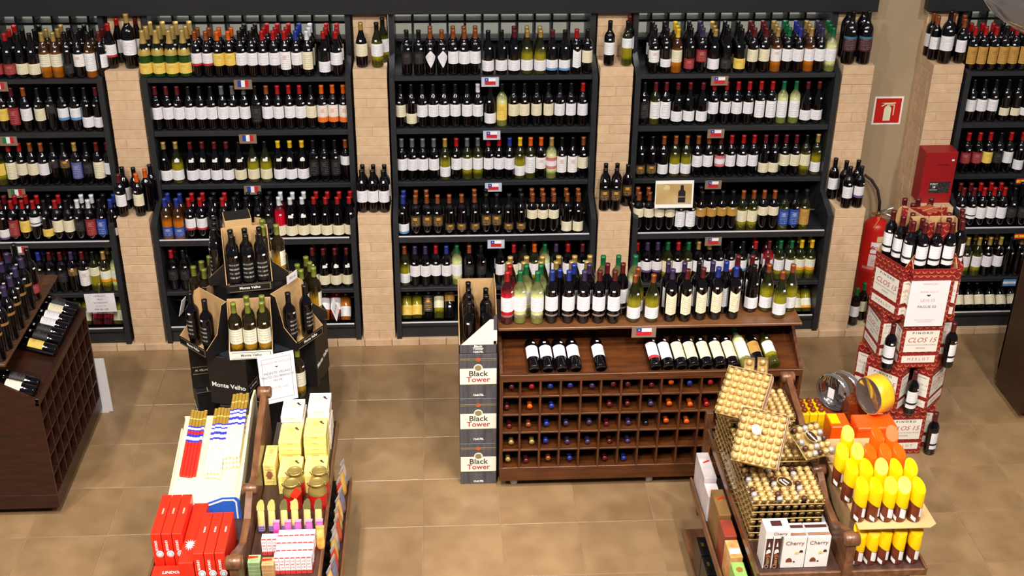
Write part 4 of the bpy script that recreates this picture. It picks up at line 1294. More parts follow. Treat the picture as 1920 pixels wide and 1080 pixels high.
tier_names = ('floor-level', 'second', 'third')
for t, z in enumerate((0.0, 0.32, 0.64)):
    for k, ang in enumerate((-80, -18, 78, 140, 200) if t == 2 else ((-72, -10, 60, 125, 190) if t == 1 else (-80, -18, 50, 120, 190))):
        M = around(MC0, ang, 0.395, z)
        r = carton('wine_carton', M, 0.24, 0.128, 0.318, 'matt black wine carton, %s tier of black tower, %s face' % (tier_names[t], ('left', 'front', 'right', 'back right', 'back left')[k]), M_BLACKCARD, 'black cartons of the hexagonal tower')
        f = frame((0, -0.0006, 0.13), (1, 0, 0), (0, 0, 1))
        text('Monte Velho', f, 0.040, M_WHITE, r, bold=.0006)
        f2 = frame((0.1206, 0.064, 0.12), (0, 1, 0), (0, 0, 1))
        panel('side_outline', f2, .11, .05, M_GOLDP, r, 0.0006, [(-.5, -.5), (.5, -.5), (.5, .5), (-.5, .5), (-.5, .44), (.47, .44), (.47, -.44), (-.5, -.44)])
        text('M. VELHO', f2 @ T(0, 0, .001), 0.018, M_WHITE, r)
    b = MB(); b.lathe([(0.0, z), (0.262, z), (0.262, z + 0.316), (0, z + 0.316)], 6, smooth=False, M=Matrix.Translation(MC0) @ RZ(R(20)))
    co = b.build('wine_carton', M_BLACKCARD)
    tag(co, 'black carton core inside %s tier of the black tower' % tier_names[t], 'box', 'black cartons of the hexagonal tower')
# shelf plate under the open cartons
b = MB(); b.lathe([(0.0, 0.959), (0.40, 0.959), (0.40, 0.966), (0, 0.966)], 6, smooth=False, M=Matrix.Translation(MC0) @ RZ(R(12)))
sp_ = b.build('cardboard_plate', M_SLATE)
tag(sp_, 'slate grey cardboard plate topping the three tiers of black cartons', 'tray')


def open_carton(c, ang, rad, z, w, d, back, label, side=0.33, dark=False, lipwhite=False):
    M = around(c, ang, rad, z)
    r = empty('display_carton')
    r.matrix_world = M
    tag(r, label, 'box', 'cut-open display cartons of the black tower')
    b = MB(); b.box(-w / 2, w / 2, 0, d, 0, 0.004); b.build('carton_floor', M_CARD, r)
    b = MB(); b.box(-w / 2, w / 2, d - .004, d, 0.004, back, 0.001); b.build('back_wall', M_CARD, r)
    for s_ in (-1, 1):
        b = MB(); xa = s_ * w / 2
        b.prism([(0.0, 0.0), (d, 0.0), (d, back), (d * 0.78, back * 0.97), (d * 0.50, 0.125), (0.0, 0.052)], min(xa, xa - s_ * .004), max(xa, xa - s_ * .004), 'x', mi=0)
        o = b.build('side_wall', M_CARD, r)
        b = MB()
        b.prism([(0.0, 0.0), (d, 0.0), (d, back), (d * 0.78, back * 0.97), (d * 0.50, 0.125), (0.0, 0.052)], min(xa, xa + s_ * .0012), max(xa, xa + s_ * .0012), 'x')
        b.build('printed_side', M_BLACKCARD, r)
    b = MB(); b.box(-w / 2, w / 2, -0.003, 0.001, 0, 0.052, 0.0008); b.build('front_lip', CREAMP if lipwhite else M_BLACKCARD, r)
    f = frame((0, -0.0036, 0.026), (1, 0, 0), (0, 0, 1))
    text('Monte Velho', f @ T(0, 0, 0.0002), 0.022, M_INK if lipwhite else M_WHITE, r, bold=.0004)
    panel('outline', f @ T(0, 0, 0), w * .9, .04, M_INK if lipwhite else M_GOLDP, r, 0.0005, [(-.5, -.5), (.5, -.5), (.5, .5), (-.5, .5), (-.5, .44), (.485, .44), (.485, -.44), (-.5, -.44)])
    return M


ZL1 = 0.967
BN = 0


def fill(M, pts, spec, where, grp, z=0.0045):
    for i, (x, y) in enumerate(pts):
        s = spec[i] if isinstance(spec, (list, tuple)) else spec
        bottle(None, s[0], s[1], s[2], s[3], M=M @ T(x, y, z), where='%s in %s' % (ORD[i], where), group=grp)


G1 = 'bottles in the open cartons of the black tower'
Mf = open_carton(MC0, 4, 0.405, ZL1, 0.24, 0.165, 0.30, 'cut-open tan carton of pale-labelled white wines, front of black tower', lipwhite=True)
fill(Mf, [(-0.077, 0.052), (0.0, 0.043), (0.078, 0.046), (-0.01, 0.122), (0.075, 0.122)], 'ahMm', 'open carton facing aisle on black tower', G1)
Ml = open_carton(MC0, -45, 0.435, ZL1, 0.255, 0.165, 0.30, 'cut-open tan carton with two black-sleeved bottles, aisle corner of black tower facing cream chocolates')
fill(Ml, [(-0.055, 0.055), (0.07, 0.060)], 'tkLt', 'black tower carton left of the white wines', G1)
Mr = open_carton(MC0, 56, 0.41, ZL1, 0.24, 0.165, 0.32, 'cut-open tan carton with two black-sleeved bottles, brick pillar side of black tower')
fill(Mr, [(-0.075, 0.075), (0.045, 0.055)], 'tkLt', 'black tower carton right of the white wines', G1)
Mbl = open_carton(MC0, -118, 0.40, ZL1, 0.24, 0.165, 0.24, 'cut-open carton of white wines at the rear of black tower, dark island side')
fill(Mbl, [(0.075, 0.05), (0.0, 0.05), (-0.075, 0.05), (0.075, 0.125), (0.0, 0.125)], 'ahMm', 'rear carton, dark island side of black tower', G1)
Mbr = open_carton(MC0, 112, 0.40, ZL1, 0.24, 0.165, 0.24, 'cut-open carton of white wines at the rear of black tower, pillar side')
fill(Mbr, [(-0.075, 0.05), (0.0, 0.05), (0.075, 0.05), (-0.075, 0.125), (0.0, 0.125)], 'ahMm', 'rear carton, pillar side of black tower', G1)
# core that carries the upper level
b = MB(); b.lathe([(0.0, ZL1), (0.225, ZL1), (0.225, 1.288), (0, 1.288)], 6, smooth=False, M=Matrix.Translation(MC0) @ RZ(R(26)))
co = b.build('wine_carton', M_BLACKCARD)
tag(co, 'black carton block carrying the upper ring of open cartons', 'box', 'black cartons of the hexagonal tower')
ZL2 = 1.290
C2 = MC0 + Vector((-0.015, 0.015, 0))
Mf = open_carton(C2, 10, 0.225, ZL2, 0.255, 0.175, 0.325, 'cut-open tan carton packed with six black-sleeved bottles, top ring of black tower')
fill(Mf, [(-0.075, 0.045), (0.002, 0.042), (0.08, 0.045), (-0.078, 0.122), (0.0, 0.122), (0.08, 0.122)], 'tkLt', 'packed upper carton of black tower', G1)
Ml = open_carton(C2, -82, 0.215, ZL2, 0.24, 0.165, 0.30, 'cut-open tan carton with black-sleeved bottles, top ring, dark island side')
fill(Ml, [(0.07, 0.05), (-0.01, 0.052), (-0.085, 0.05), (0.0, 0.122)], 'tkLt', 'upper carton of black tower, dark island side', G1)
Mr = open_carton(C2, 98, 0.225, ZL2, 0.24, 0.165, 0.30, 'cut-open carton with a few white wines, top ring, pillar side')
fill(Mr, [(-0.08, 0.045), (-0.08, 0.122), (0.0, 0.122)], 'ahMm', 'upper carton of black tower, pillar side', G1)
Mb = open_carton(C2, 188, 0.205, ZL2, 0.24, 0.165, 0.30, 'cut-open carton at the rear of the top ring of black tower')
r = carton('wine_carton', T(C2.x - 0.02, C2.y - 0.055, ZL2 + 0.006) @ RZ(R(14)), 0.15, 0.13, 0.36, 'black carton with tan edges crowning the black tower', M_CARD, 'black cartons of the hexagonal tower')
f = frame((0, 0.065, 0.3608), (1, 0, 0), (0, 1, 0))
panel('black_lid', f, 0.142, 0.122, M_BLACKCARD, r, 0.002)
# small cards and the poster
def card(M, w, h, lines, label, m=M_PAPER, border=False, cat='sign', nm='price_card'):
    r = empty(nm)
    r.matrix_world = M
    tag(r, label, cat)
    f = frame((0, 0, 0), (1, 0, 0), (0, 0, 1))
    panel('paper_sheet', f, w, h, m, r, 0.0025)
    if border:
        for sx_, sy_, ww, hh in ((0, .42, .8, .004), (0, -.42, .8, .004), (-.4, 0, .004, .84), (.4, 0, .004, .84)):
            panel('printed_border', f @ T(sx_ * w, sy_ * h, 0.0026), ww * w if ww > .1 else 0.0018, hh * h if hh > .1 else 0.0018, M_INK, r, 0.0004)
    for s, y, sz, mm in lines:
        text(s, f @ T(0, y * h, 0.003), sz, mm, r)
    return r


pp = on_z(598, 668, 0.72)
Mp = around(MC0, 30, 0.44, 0.79) @ Matrix.Rotation(R(-4), 4, 'X')
card(around(MC0, 21, 0.47, 0.86) @ Matrix.Rotation(R(-6), 4, 'X'), 0.205, 0.30, [('GRANDE PROMOÇÃO', .33, .018, M_PINKINK), ('MONTE VELHO', .12, .022, M_INK), ('TINTO OU BRANCO', .04, .020, M_INK), ('750 ML', -.04, .018, M_INK), ('R$ 35,90 cada', -.19, .018, M_PINKINK)],
     'white framed price poster hung on the front of the black tower', border=True, cat='poster', nm='price_poster')
panel('heart_mark', frame((0, 0, 0), (1, 0, 0), (0, 0, 1)) @ T(0, 0.072, 0.003), 0.018, 0.010, M_DARKINK, bpy.data.objects['price_poster'], 0.0004, [(-.5, .2), (-.25, .5), (0, .2), (.25, .5), (.5, .2), (0, -.5)])
card(around(MC0, 88, 0.47, 1.06) @ Matrix.Rotation(R(-18), 4, 'X'), 0.13, 0.09, [('R$ 35,90', 0, .026, M_INK)], 'small white price card leaning at the pillar side of black tower')
card(around(C2, 62, 0.30, 1.335), 0.10, 0.05, [('750 ml', 0, .022, M_INK)], 'white oval-marked card on the upper ring of black tower')
card(around(MC0, -104, 0.45, 1.03) @ Matrix.Rotation(R(-15), 4, 'X'), 0.06, 0.11, [('D', .1, .03, M_INK), ('Velho', -.3, .016, M_INK)], 'small white card by the white wines, dark island side of tower')
bottle(None, 'a', 'h', 'M', 'm', M=around(MC0, 42, 0.40, 0.645), where='', extra='lone white wine bottle in the niche beside the white price poster', group=G1)
pl_ = MB(); pl_.box(-.05, .05, -.05, .05, 0, .004); o = pl_.build('cardboard_plate', M_BLACKCARD); o.matrix_world = around(MC0, 42, 0.40, 0.6405)
tag(o, 'black cardboard plate under the lone bottle in the niche', 'tray')

# ------------------------------------------------------------------ crimson carton tower on the right
C3 = Vector((2.565, -0.98, 0))
crim = bpy.data.materials.new('crimson_vine_print')
crim.use_nodes = True
nt = crim.node_tree
bs = nt.nodes['Principled BSDF']
bs.inputs['Roughness'].default_value = 0.45
tc = nt.nodes.new('ShaderNodeTexCoord')
uvn = nt.nodes.new('ShaderNodeSeparateXYZ')
nt.links.new(tc.outputs['Object'], uvn.inputs[0])
mm = lambda op, a, b=None: node_math(nt, op, a, b)
# rows of little cream tulip marks, offset on every other row
rowv = mm('MULTIPLY', uvn.outputs[2], 30.0)
odd = mm('MODULO', mm('FLOOR', rowv), 2.0)
ux = mm('ADD', mm('MULTIPLY', mm('ADD', uvn.outputs[0], uvn.outputs[1]), 24.0), mm('MULTIPLY', odd, 0.5))
fx = mm('ABSOLUTE', mm('SUBTRACT', mm('FRACT', ux), 0.5))
fy = mm('SUBTRACT', mm('FRACT', rowv), 0.30)
arc = mm('ABSOLUTE', mm('SUBTRACT', fy, mm('MULTIPLY', mm('MULTIPLY', fx, fx), 3.0)))
mark = mm('MULTIPLY', mm('LESS_THAN', arc, 0.10), mm('LESS_THAN', fx, 0.36))
mixn = nt.nodes.new('ShaderNodeMix')
mixn.data_type = 'RGBA'
mixn.inputs[6].default_value = lin((138, 28, 32))
mixn.inputs[7].default_value = lin((204, 124, 72))
nt.links.new(mark, mixn.inputs[0])
nt.links.new(mixn.outputs[2], bs.inputs['Base Color'])
MATS['crimson'] = crim


def clos(M, w, d, h, label):
    r = carton('wine_carton', M, w, d, h, label, crim, 'crimson cartons of the wine tower')
    for f in (frame((0, -0.0008, h / 2), (1, 0, 0), (0, 0, 1)), frame((-w / 2 - .0008, d / 2, h / 2), (0, -1, 0), (0, 0, 1)), frame((w / 2 + .0008, d / 2, h / 2), (0, 1, 0), (0, 0, 1))):
        ww = w if abs(f.col[0][0]) > .5 else d
        panel('cream_label', f @ T(0, 0.028, 0), ww * .82, h * .46, CREAMP, r)
        panel('cream_label', f @ T(0, -0.098, 0), ww * .82, h * .15, CREAMP, r)
        k = ww / 0.25
        text('P I N O R D', f @ T(0, 0.085, 0.0015), 0.020 * k, M_DARKINK, r, sx=1.25, bold=.0004)
        text('CLOS 15', f @ T(0, 0.036, 0.0015), 0.047 * k, M_REDINK, r, shear=0.3)
        text('DENOMINACION DE ORIGEN PENEDES', f @ T(0, 0.003, 0.0015), 0.0105 * k, M_INK, r)
        text('PENEDES', f @ T(0, -0.020, 0.0015), 0.014 * k, M_INK, r)
        text('M E R L O T', f @ T(0, -0.098, 0.0015), 0.026 * k, M_REDINK, r)
    return r


spec_ = [(0, (0, -80, 80, 180), 0.228), (1, (-46, 46, 134, 226), 0.245), (2, (0, -88, 88, 180), 0.225), (3, (0, -68, 68, 180), 0.238)]
CN = {-80: 'column-side', 80: 'island-side', -68: 'column-side', 68: 'island-side', 0: 'front', -72: 'column-side', 72: 'island-side', 180: 'rear', -46: 'column-side', 46: 'island-side', 134: 'rear island-side', 226: 'rear column-side', -88: 'column-side', 88: 'island-side', -62: 'column-side', 62: 'island-side'}
for t, angs, rad in spec_:
    z = t * 0.3195
    for a in angs:
        clos(around(C3, a, rad, z), 0.25 if t != 1 else 0.24, 0.105, 0.318, 'crimson vine-printed wine carton, %s face, %s tier of crimson tower' % (CN[a], ('lowest', 'second', 'third', 'fourth')[t]))
    b = MB(); b.box(C3.x - .055, C3.x + .055, C3.y - .055 + .0, C3.y + .055, z, z + .317); o = b.build('wine_carton', crim)
    tag(o, 'crimson carton core inside %s tier of crimson tower' % ('lowest', 'second', 'third', 'fourth')[t], 'box', 'crimson cartons of the wine tower')
for (t, ang, rad, nm) in ((1, 0, 0.235, 'second tier niche facing the aisle'), (2, -40, 0.285, 'third tier niche on the column side'), (2, 42, 0.285, 'third tier niche on the island side'), (0, 40, 0.29, 'floor niche on the island side')):
    z = t * 0.3195
    bottle(None, 'b', 'd', 'X', 't', M=around(C3, ang, rad, z + 0.001), where='', extra='wine bottle with double white label standing in %s' % nm, group='bottles of the crimson tower')
# open top cartons with bottles
ZT3 = 1.280


def open_crim(ang, rad, w, d, label, back=0.30):
    M = around(C3, ang, rad, ZT3)
    r = empty('display_carton')
    r.matrix_world = M
    tag(r, label, 'box', 'cut-open crimson cartons')
    b = MB(); b.box(-w / 2, w / 2, 0, d, 0, 0.004); b.build('carton_floor', M_CARD, r)
    b = MB(); b.box(-w / 2, w / 2, d - .004, d, 0.004, back, 0.001); b.build('back_wall', M_CARD, r)
    for s_ in (-1, 1):
        xa = s_ * w / 2
        P_ = [(0.0, 0.0), (d, 0.0), (d, back), (d * .75, back), (d * .35, 0.11), (0, 0.04)]
        b = MB(); b.prism(P_, min(xa, xa - s_ * .004), max(xa, xa - s_ * .004), 'x'); b.build('side_wall', M_CARD, r)
        b = MB(); b.prism(P_, min(xa, xa + s_ * .0012), max(xa, xa + s_ * .0012), 'x'); b.build('printed_side', crim, r)
    b = MB(); b.box(-w / 2, w / 2, -0.003, 0.001, 0, 0.036, 0.0008); b.build('front_lip', crim, r)
    b = MB(); b.box(-w / 2, w / 2, d, d + .0015, 0.0, back, 0.0004); b.build('printed_back', crim, r)
    return M


G3 = 'bottles of the crimson tower'
M_ = open_crim(0, 0.225, 0.265, 0.165, 'cut-open crimson carton with three bottles in a row, front of crimson tower')
fill(M_, [(-0.083, 0.048), (-0.003, 0.048), (0.078, 0.048)], 'bdXt', 'front open carton of crimson tower', G3)
M_ = open_crim(-68, 0.235, 0.255, 0.165, 'cut-open crimson carton of bottles, column side of crimson tower')
fill(M_, [(0.085, 0.045), (0.0, 0.045), (-0.085, 0.045), (-0.01, 0.122), (0.075, 0.122)], 'bdXt', 'column-side open carton of crimson tower', G3)
M_ = open_crim(70, 0.235, 0.255, 0.165, 'cut-open crimson carton of bottles, island side of crimson tower')
fill(M_, [(-0.08, 0.045), (0.0, 0.045), (0.083, 0.045), (-0.08, 0.122), (0.0, 0.122)], 'bdXt', 'island-side open carton of crimson tower', G3)
M_ = open_crim(180, 0.225, 0.265, 0.165, 'cut-open crimson carton of bottles, wall side of crimson tower')
fill(M_, [(-0.08, 0.045), (0.0, 0.045), (0.083, 0.045), (-0.04, 0.122), (0.06, 0.122)], 'bdXt', 'wall-side open carton of crimson tower', G3)
clos(around(C3, 24, 0.05, ZT3 + 0.004), 0.10, 0.10, 0.315, 'narrow crimson carton standing upright atop the crimson tower')
card(T(2.548, -1.2235, 1.095), 0.235, 0.305, [('PROMOÇÃO', .43, .016, M_PINKINK), ('PINORD CLOS 15', .26, .014, M_PINKINK), ('LEVE 03', .07, .026, M_PINKINK), ('PAGUE 02', -.07, .026, M_INK), ('PROMOÇÃO VÁLIDA ENQUANTO', -.36, .008, M_PINKINK), ('DURAREM OS ESTOQUES', -.40, .008, M_PINKINK)],
     'white promotion poster on the front of the crimson tower', cat='poster', nm='promotion_poster')
panel('heart_mark', frame((0, 0, 0), (1, 0, 0), (0, 0, 1)) @ T(0, 0.055, 0.003), 0.026, 0.014, M_DARKINK, bpy.data.objects['promotion_poster'], 0.0004, [(-.5, .2), (-.25, .5), (0, .2), (.25, .5), (.5, .2), (0, -.5)])

# ------------------------------------------------------------------ chocolate tables
M_CW = mat('chocolate_table_wood', (128, 86, 56), 0.3, scale=6, stretch=(5, 1, 5), rgb2=(82, 50, 32), bump=0.05)
M_CWD = mat('chocolate_table_dark_top', (74, 50, 40), 0.3, scale=6, stretch=(5, 1, 5), rgb2=(52, 34, 27), bump=0.03)
ZS = 0.75


def choc_table(xd, xl, xr, y0, y1, label, low_l, low_r, yl, yr):
    root = empty('confectionery_table', (xd, (y0 + y1) / 2, 0))
    tag(root, label, 'display table', 'chocolate display tables')
    off = Matrix.Translation((-xd, -(y0 + y1) / 2, 0))

    def put(name, b, m):
        o = b.build(name, m, root); o.matrix_local = off; return o

    def bx(name, *a, m=M_CW, bev=0.002):
        b = MB(); b.box(*a, bev); return put(name, b, m)
    bx('shelf_board', xl, xd - .02, y0, min(y1, yl + .06), ZS - .028, ZS, m=M_CWD)
    bx('shelf_board', xd + .02, xr, y0, y1, ZS - .028, ZS, m=M_CWD)
    bx('shelf_edge', xl, xd - .02, y0 - .012, y0, ZS - .034, ZS + .002)
    bx('shelf_edge', xd + .02, xr, y0 - .012, y0, ZS - .034, ZS + .002)
    bx('side_lip', xl - .012, xl, y0 - .012, min(y1, yl + .06), ZS - .034, ZS + .012)
    bx('side_lip', xr, xr + .012, y0 - .012, y1, ZS - .034, ZS + .012)
    # scroll-topped divider standing along the middle
    prof = [(y0 - .03, 0.02), (y0 - .03, 0.915), (y0 - .02, 0.955), (y0 + .02, 0.965), (y0 + .09, 0.93), (y0 + .22, 0.865), (y0 + .38, 0.875), (y0 + .47, 0.925), (y0 + .53, 0.955), (y0 + .60, 0.925), (y0 + .66, 0.915), (y0 + .78, 0.955), (y0 + .90, 1.005), (y0 + 1.02, 1.03), (y0 + 1.12, 1.06), (y0 + 1.17, 1.075), (y0 + 1.20, 1.04), (y0 + 1.20, 0.02)]
    n = len(prof)
    b = MB()
    b.prism([prof[0], prof[1], prof[2], prof[3], prof[4], (y0 + .09, 0.02)], xd - .02, xd + .02, 'x'); b.prism(prof[4:] + [(y0 + .09, .02)], xd - .016, xd + .016, 'x')
    put('divider_panel', b, M_CW)
    for yy, zz, rr in ((y0 - .012, 0.945, .032), (y0 + .53, 0.935, .028), (y0 + 1.19, 1.06, .032)):
        b = MB(); b.lathe([(0, -.036), (rr * .8, -.036), (rr, -.03), (rr, .03), (rr * .8, .036), (0, .036)], 20, M=Matrix.Translation((xd, yy, zz)) @ Matrix.Rotation(R(90), 4, 'Y')); put('scroll', b, M_CW)
    bx('lower_shelf', low_l, xd - .02, y0 + .05, yl, 0.44, 0.465, m=M_CWD)
    bx('lower_shelf', xd + .02, low_r, y0 + .05, yr, 0.44, 0.465, m=M_CWD)
    bx('shelf_lip', low_l - .012, low_l, y0 + .05, yl, 0.435, 0.485)
    bx('shelf_lip', low_r, low_r + .012, y0 + .05, yr, 0.435, 0.485)
    bx('base_shelf', low_l - .03, low_r - .03, y0 + .05, min(yl, yr), 0.10, 0.125)
    for xa in (xl + .03, xr - .07):
        for ya in (y0 + .06, y1 - .05):
            bx('leg', xa, xa + .04, ya, ya + .04, 0.0, ZS - .028)
    return root


T1 = choc_table(-1.25, -1.665, -0.905, -3.17, -1.80, 'dark wooden chocolate table with scroll divider and cream sweet-bar tray', -1.665, -0.838, -1.86, -1.96)
T2 = choc_table(1.53, 1.125, 1.905, -3.135, -1.72, 'dark wooden chocolate table with scroll divider, gold boxes and yellow cans', 1.04, 1.905, -2.04, -1.80)


def tbox(name, x0, x1, y0, y1, z0, z1, m, label, cat='box', group=None, rz=0.0, bev=0.0012):
    r = empty(name, ((x0 + x1) / 2, (y0 + y1) / 2, z0), rz)
    tag(r, label, cat, group)
    w, d, h = x1 - x0, y1 - y0, z1 - z0
    b = MB(); b.box(-w / 2, w / 2, -d / 2, d / 2, 0, h, bev); b.build('carton_body', m, r)
    return r, w, d, h, frame((0, -d / 2 - .0005, h / 2), (1, 0, 0), (0, 0, 1)), frame((0, 0, h + .0005), (1, 0, 0), (0, 1, 0))


# tall red chocolate boxes
M_LRED = mat('glossy_red_card', (228, 44, 22), 0.35, vary=0.04)
for g_, (xs, yf, nm) in enumerate(((-1.652, -2.985, 'rear trio'), (-1.438, -3.128, 'front trio'))):
    for i in range(3):
        x = xs + i * 0.0475
        r, w, d, h, ff, ft = tbox('chocolate_box', x, x + .0445, yf, yf + .29, ZS + .001, ZS + .205, M_LRED, 'tall red chocolate box, %s of the %s beside the cream tray' % (ORD[i], nm), group='tall red chocolate boxes')
        text('LINDOR', ff @ T(-0.004, 0.035, 0.0006) @ RZ(R(-90)), 0.016, M_WHITE, r, bold=.0004)
        text('LINDOR', ft @ T(0.004, 0.02, 0.0006) @ RZ(R(-90)), 0.011, mat('cream_print', (0, 0, 0)), r)
        hexa = [(0.5 * math.cos(R(a)), 0.5 * math.sin(R(a))) for a in range(0, 360, 24)]
        for q, (sz, mm_) in enumerate(((.034, M_WHITE), (.026, mat('pale_blue_print', (150, 190, 220), 0.4)), (.018, M_WHITE))):
            panel('chocolate_ball_print', ff @ T(0.008, -0.012 - q * .001, 0.0006 + q * .0008), sz, sz * 1.1, mm_, r, 0.0008, hexa)
r, w, d, h, ff, ft = tbox('display_carton', -1.508, -1.442, -3.13, -2.70, ZS + .001, ZS + .155, M_LRED, 'red display carton with white starburst print between the red boxes')
star = [((0.5 if i % 2 else 0.22) * math.cos(i * math.pi / 13) * random.uniform(.7, 1), (0.5 if i % 2 else 0.22) * math.sin(i * math.pi / 13) * random.uniform(.7, 1)) for i in range(26)]
panel('starburst_print', ft @ T(0.0, -0.09, 0.0004), .062, .10, M_WHITE, r, 0.0006, star)
r, w, d, h, ff, ft = tbox('display_carton', -1.655, -1.512, -3.155, -2.995, ZS + .001, ZS + .03, M_LRED, 'low red display tray in front of the tall red boxes')
text('LINDOR', ft @ T(0.02, 0.03, 0.0005), 0.024, M_WHITE, r, bold=.0005)

# cream tray of long sweet bars
ctr = empty('sweet_tray', (-1.49, -2.62, ZS + .001))
tag(ctr, 'long cream cardboard tray with blue-and-white front lip holding sweet bars', 'tray')
M_CREAMC = mat('cream_cardboard', (226, 213, 172), 0.55, vary=0.02)
SL = 0.24
b = MB(); b.prism([(0.0, 0.0), (0.62, 0.0), (0.62, 0.035 + .62 * SL), (0.0, 0.035)], -0.175, 0.172, 'x'); b.build('tray_floor', M_CREAMC, ctr)
b = MB(); b.prism([(0.0, 0.0), (0.72, 0.0), (0.72, 0.275), (0.60, 0.29), (0.0, 0.118)], 0.172, 0.182, 'x'); b.build('side_wall', M_CREAMC, ctr)
b = MB(); b.prism([(0.0, 0.0), (0.52, 0.0), (0.52, 0.175), (0.0, 0.050)], -0.182, -0.175, 'x'); b.build('side_wall', M_CREAMC, ctr)
b = MB(); b.box(-0.182, 0.182, 0.621, 0.626, 0, 0.18); b.build('back_wall', M_CREAMC, ctr)
lip = [(-.182, 0.0), (.182, 0.0), (.182, .105), (.165, .125), (.10, .125), (-.06, .062), (-.182, .095)]
b = MB(); b.prism(lip, -0.008, -0.002, 'y'); b.build('front_lip', mat('royal_blue_card', (44, 98, 204), 0.4, vary=0.03), ctr)
b = MB(); b.prism([(-.182, .085), (-.182, .078), (-.06, .045), (.105, .108), (.150, .108), (.160, .098), (.160, 0.0), (.168, 0.0), (.168, .100), (.155, .116), (.10, .116), (-.06, .053)], -0.0095, -0.008, 'y'); b.build('white_stripe', M_WHITE, ctr)
text('Sa', frame((-0.03, -0.0086, 0.022), (1, 0, 0), (0, 0, 1)), 0.04, M_WHITE, ctr, shear=.3)


def bar_mat(name, body):
    m = mat(name, body, 0.4, vary=0.0)
    nt = m.node_tree
    tc = nt.nodes.new('ShaderNodeTexCoord')
    sp = nt.nodes.new('ShaderNodeSeparateXYZ')
    nt.links.new(tc.outputs['Object'], sp.inputs[0])
    r = nt.nodes.new('ShaderNodeValToRGB')
    r.color_ramp.interpolation = 'CONSTANT'
    e = r.color_ramp.elements
    blue, gold, ring_gold, white = (52, 52, 190), (150, 118, 40), (214, 184, 104), (236, 236, 246)  # paler gold marks the ring line and tip of the wrapper
    e[0].position = 0.0; e[0].color = lin(body)
    e[1].position = 0.50; e[1].color = lin(blue)
    for p_, c_ in ((0.53, white), (0.575, blue), (0.62, body), (0.665, blue), (0.69, white), (0.72, blue), (0.745, gold), (0.855, ring_gold), (0.87, gold), (0.99, ring_gold)):
        q = e.new(p_); q.color = lin(c_)
    nt.links.new(node_math(nt, 'MULTIPLY', sp.outputs[1], 1 / 0.44), r.inputs[0])
    nt.links.new(r.outputs[0], nt.nodes['Principled BSDF'].inputs['Base Color'])
    return m


BM = {'red': bar_mat('red_sweet_bar_print', (206, 40, 28)), 'white': bar_mat('white_sweet_bar_print', (240, 230, 196))}
bar_me = {}
for k_, m_ in BM.items():
    b = MB(); b.box(-.0078, .0078, 0, .44, 0, .017, 0.002); bar_me[k_] = b.mesh('sweet_bar', m_)
sl_a = math.atan(SL)
SY = -2.62
for si, (u, v, kk, n_l, nm) in enumerate(((335, 897, 'red', 1, 'red-bodied'), (381, 902, 'white', 2, 'middle white-bodied'), (418, 884, 'white', 3, 'white-bodied divider-side'))):
    x0 = on_z(u, v, 0.84).x
    ystart = on_z(u, v, 0.835).y - SY + (0, .01, .0)[si]
    for lay in range(n_l):
        for i in range(5):
            o = link('sweet_bar', bar_me[kk])
            yy = ystart + random.uniform(-.006, .006) + lay * .012
            o.matrix_world = Matrix.Translation((x0 + .010 + i * 0.0168, -2.62 + yy, ZS + .001 + .0365 + yy * SL + lay * .0182)) @ Matrix.Rotation(sl_a, 4, 'X')
            tag(o, '%s sweet bar with gold end, %s in the %s stack, %s layer' % (kk, ORD[i], nm, ('bottom', 'second', 'third')[lay]), 'sweet bar', 'long sweet bars in the cream tray')

# boxed chocolates on the other half of the same table
M_YB = print_mat('pale_yellow_choc_print', (246, 226, 128), ink=(150, 96, 50), lines=7, emblem=0.9, amount=0.55)
M_WB = print_mat('white_choc_print', (248, 238, 222), ink=(150, 92, 70), lines=7, emblem=0.9, amount=0.5)
M_NIB = mat('chocolate_print', (70, 44, 34), 0.4)


def flat_box(x, y, z, m, label, grp, w=.112, d=.168, h=.036):
    r, w, d, h, ff, ft = tbox('chocolate_box', x - w / 2, x + w / 2, y - d / 2, y + d / 2, z, z + h - .0006, m, label, group=grp)
    for a, b_, rr in ((.022, .045, .5), (.034, .028, -.6), (.026, .036, 1.2)):
        panel('chocolate_print', ft @ T(a, b_, 0.0003) @ RZ(rr), .016, .010, M_NIB, r, 0.0006, [(-.5, -.2), (-.2, -.5), (.3, -.5), (.5, 0), (.3, .5), (-.3, .4)])


for nm, u, v, yb, m_, kk in (('back stack nearest the divider', 553, 743, -1.905, M_WB, 'white'), ('back stack by the aisle', 600, 726, -1.905, M_WB, 'white'), ('middle stack nearest the divider', 547, 788, -2.085, M_YB, 'yellow'), ('middle stack by the aisle', 594, 772, -2.085, M_YB, 'yellow')):
    p = on_y(u, v, yb)
    n_ = max(3, int((p.z - ZS) / .036))
    for i in range(n_):
        flat_box(p.x + random.uniform(-.003, .003), yb - .086 + random.uniform(-.003, .003), ZS + .001 + i * .036, m_, '%s printed chocolate box, %s up in %s' % (kk, ORD[i], nm), 'flat printed chocolate boxes')
for x, y, nm in ((-1.10, -2.36, 'divider-side'), (-.975, -2.36, 'aisle-side')):
    for i in range(3):
        flat_box(x + .01, y + .0, ZS + .001 + i * .036, M_YB, 'yellow printed chocolate box, %s up in low front %s stack' % (ORD[i], nm), 'flat printed chocolate boxes')
r, w, d, h, ff, ft = tbox('chocolate_box', -1.228, -1.168, -2.37, -2.20, ZS + .001, ZS + .128, M_YB, 'upright pale yellow chocolate box beside the scroll divider')
panel('printed_logo', ff @ T(0, 0.0, 0.0004), .034, .05, mat('brown_logo_print', (160, 100, 60), 0.5), r, 0.0006, [(-.5, 0), (-.2, .5), (.3, .4), (.5, 0), (.1, -.5), (-.3, -.4)])
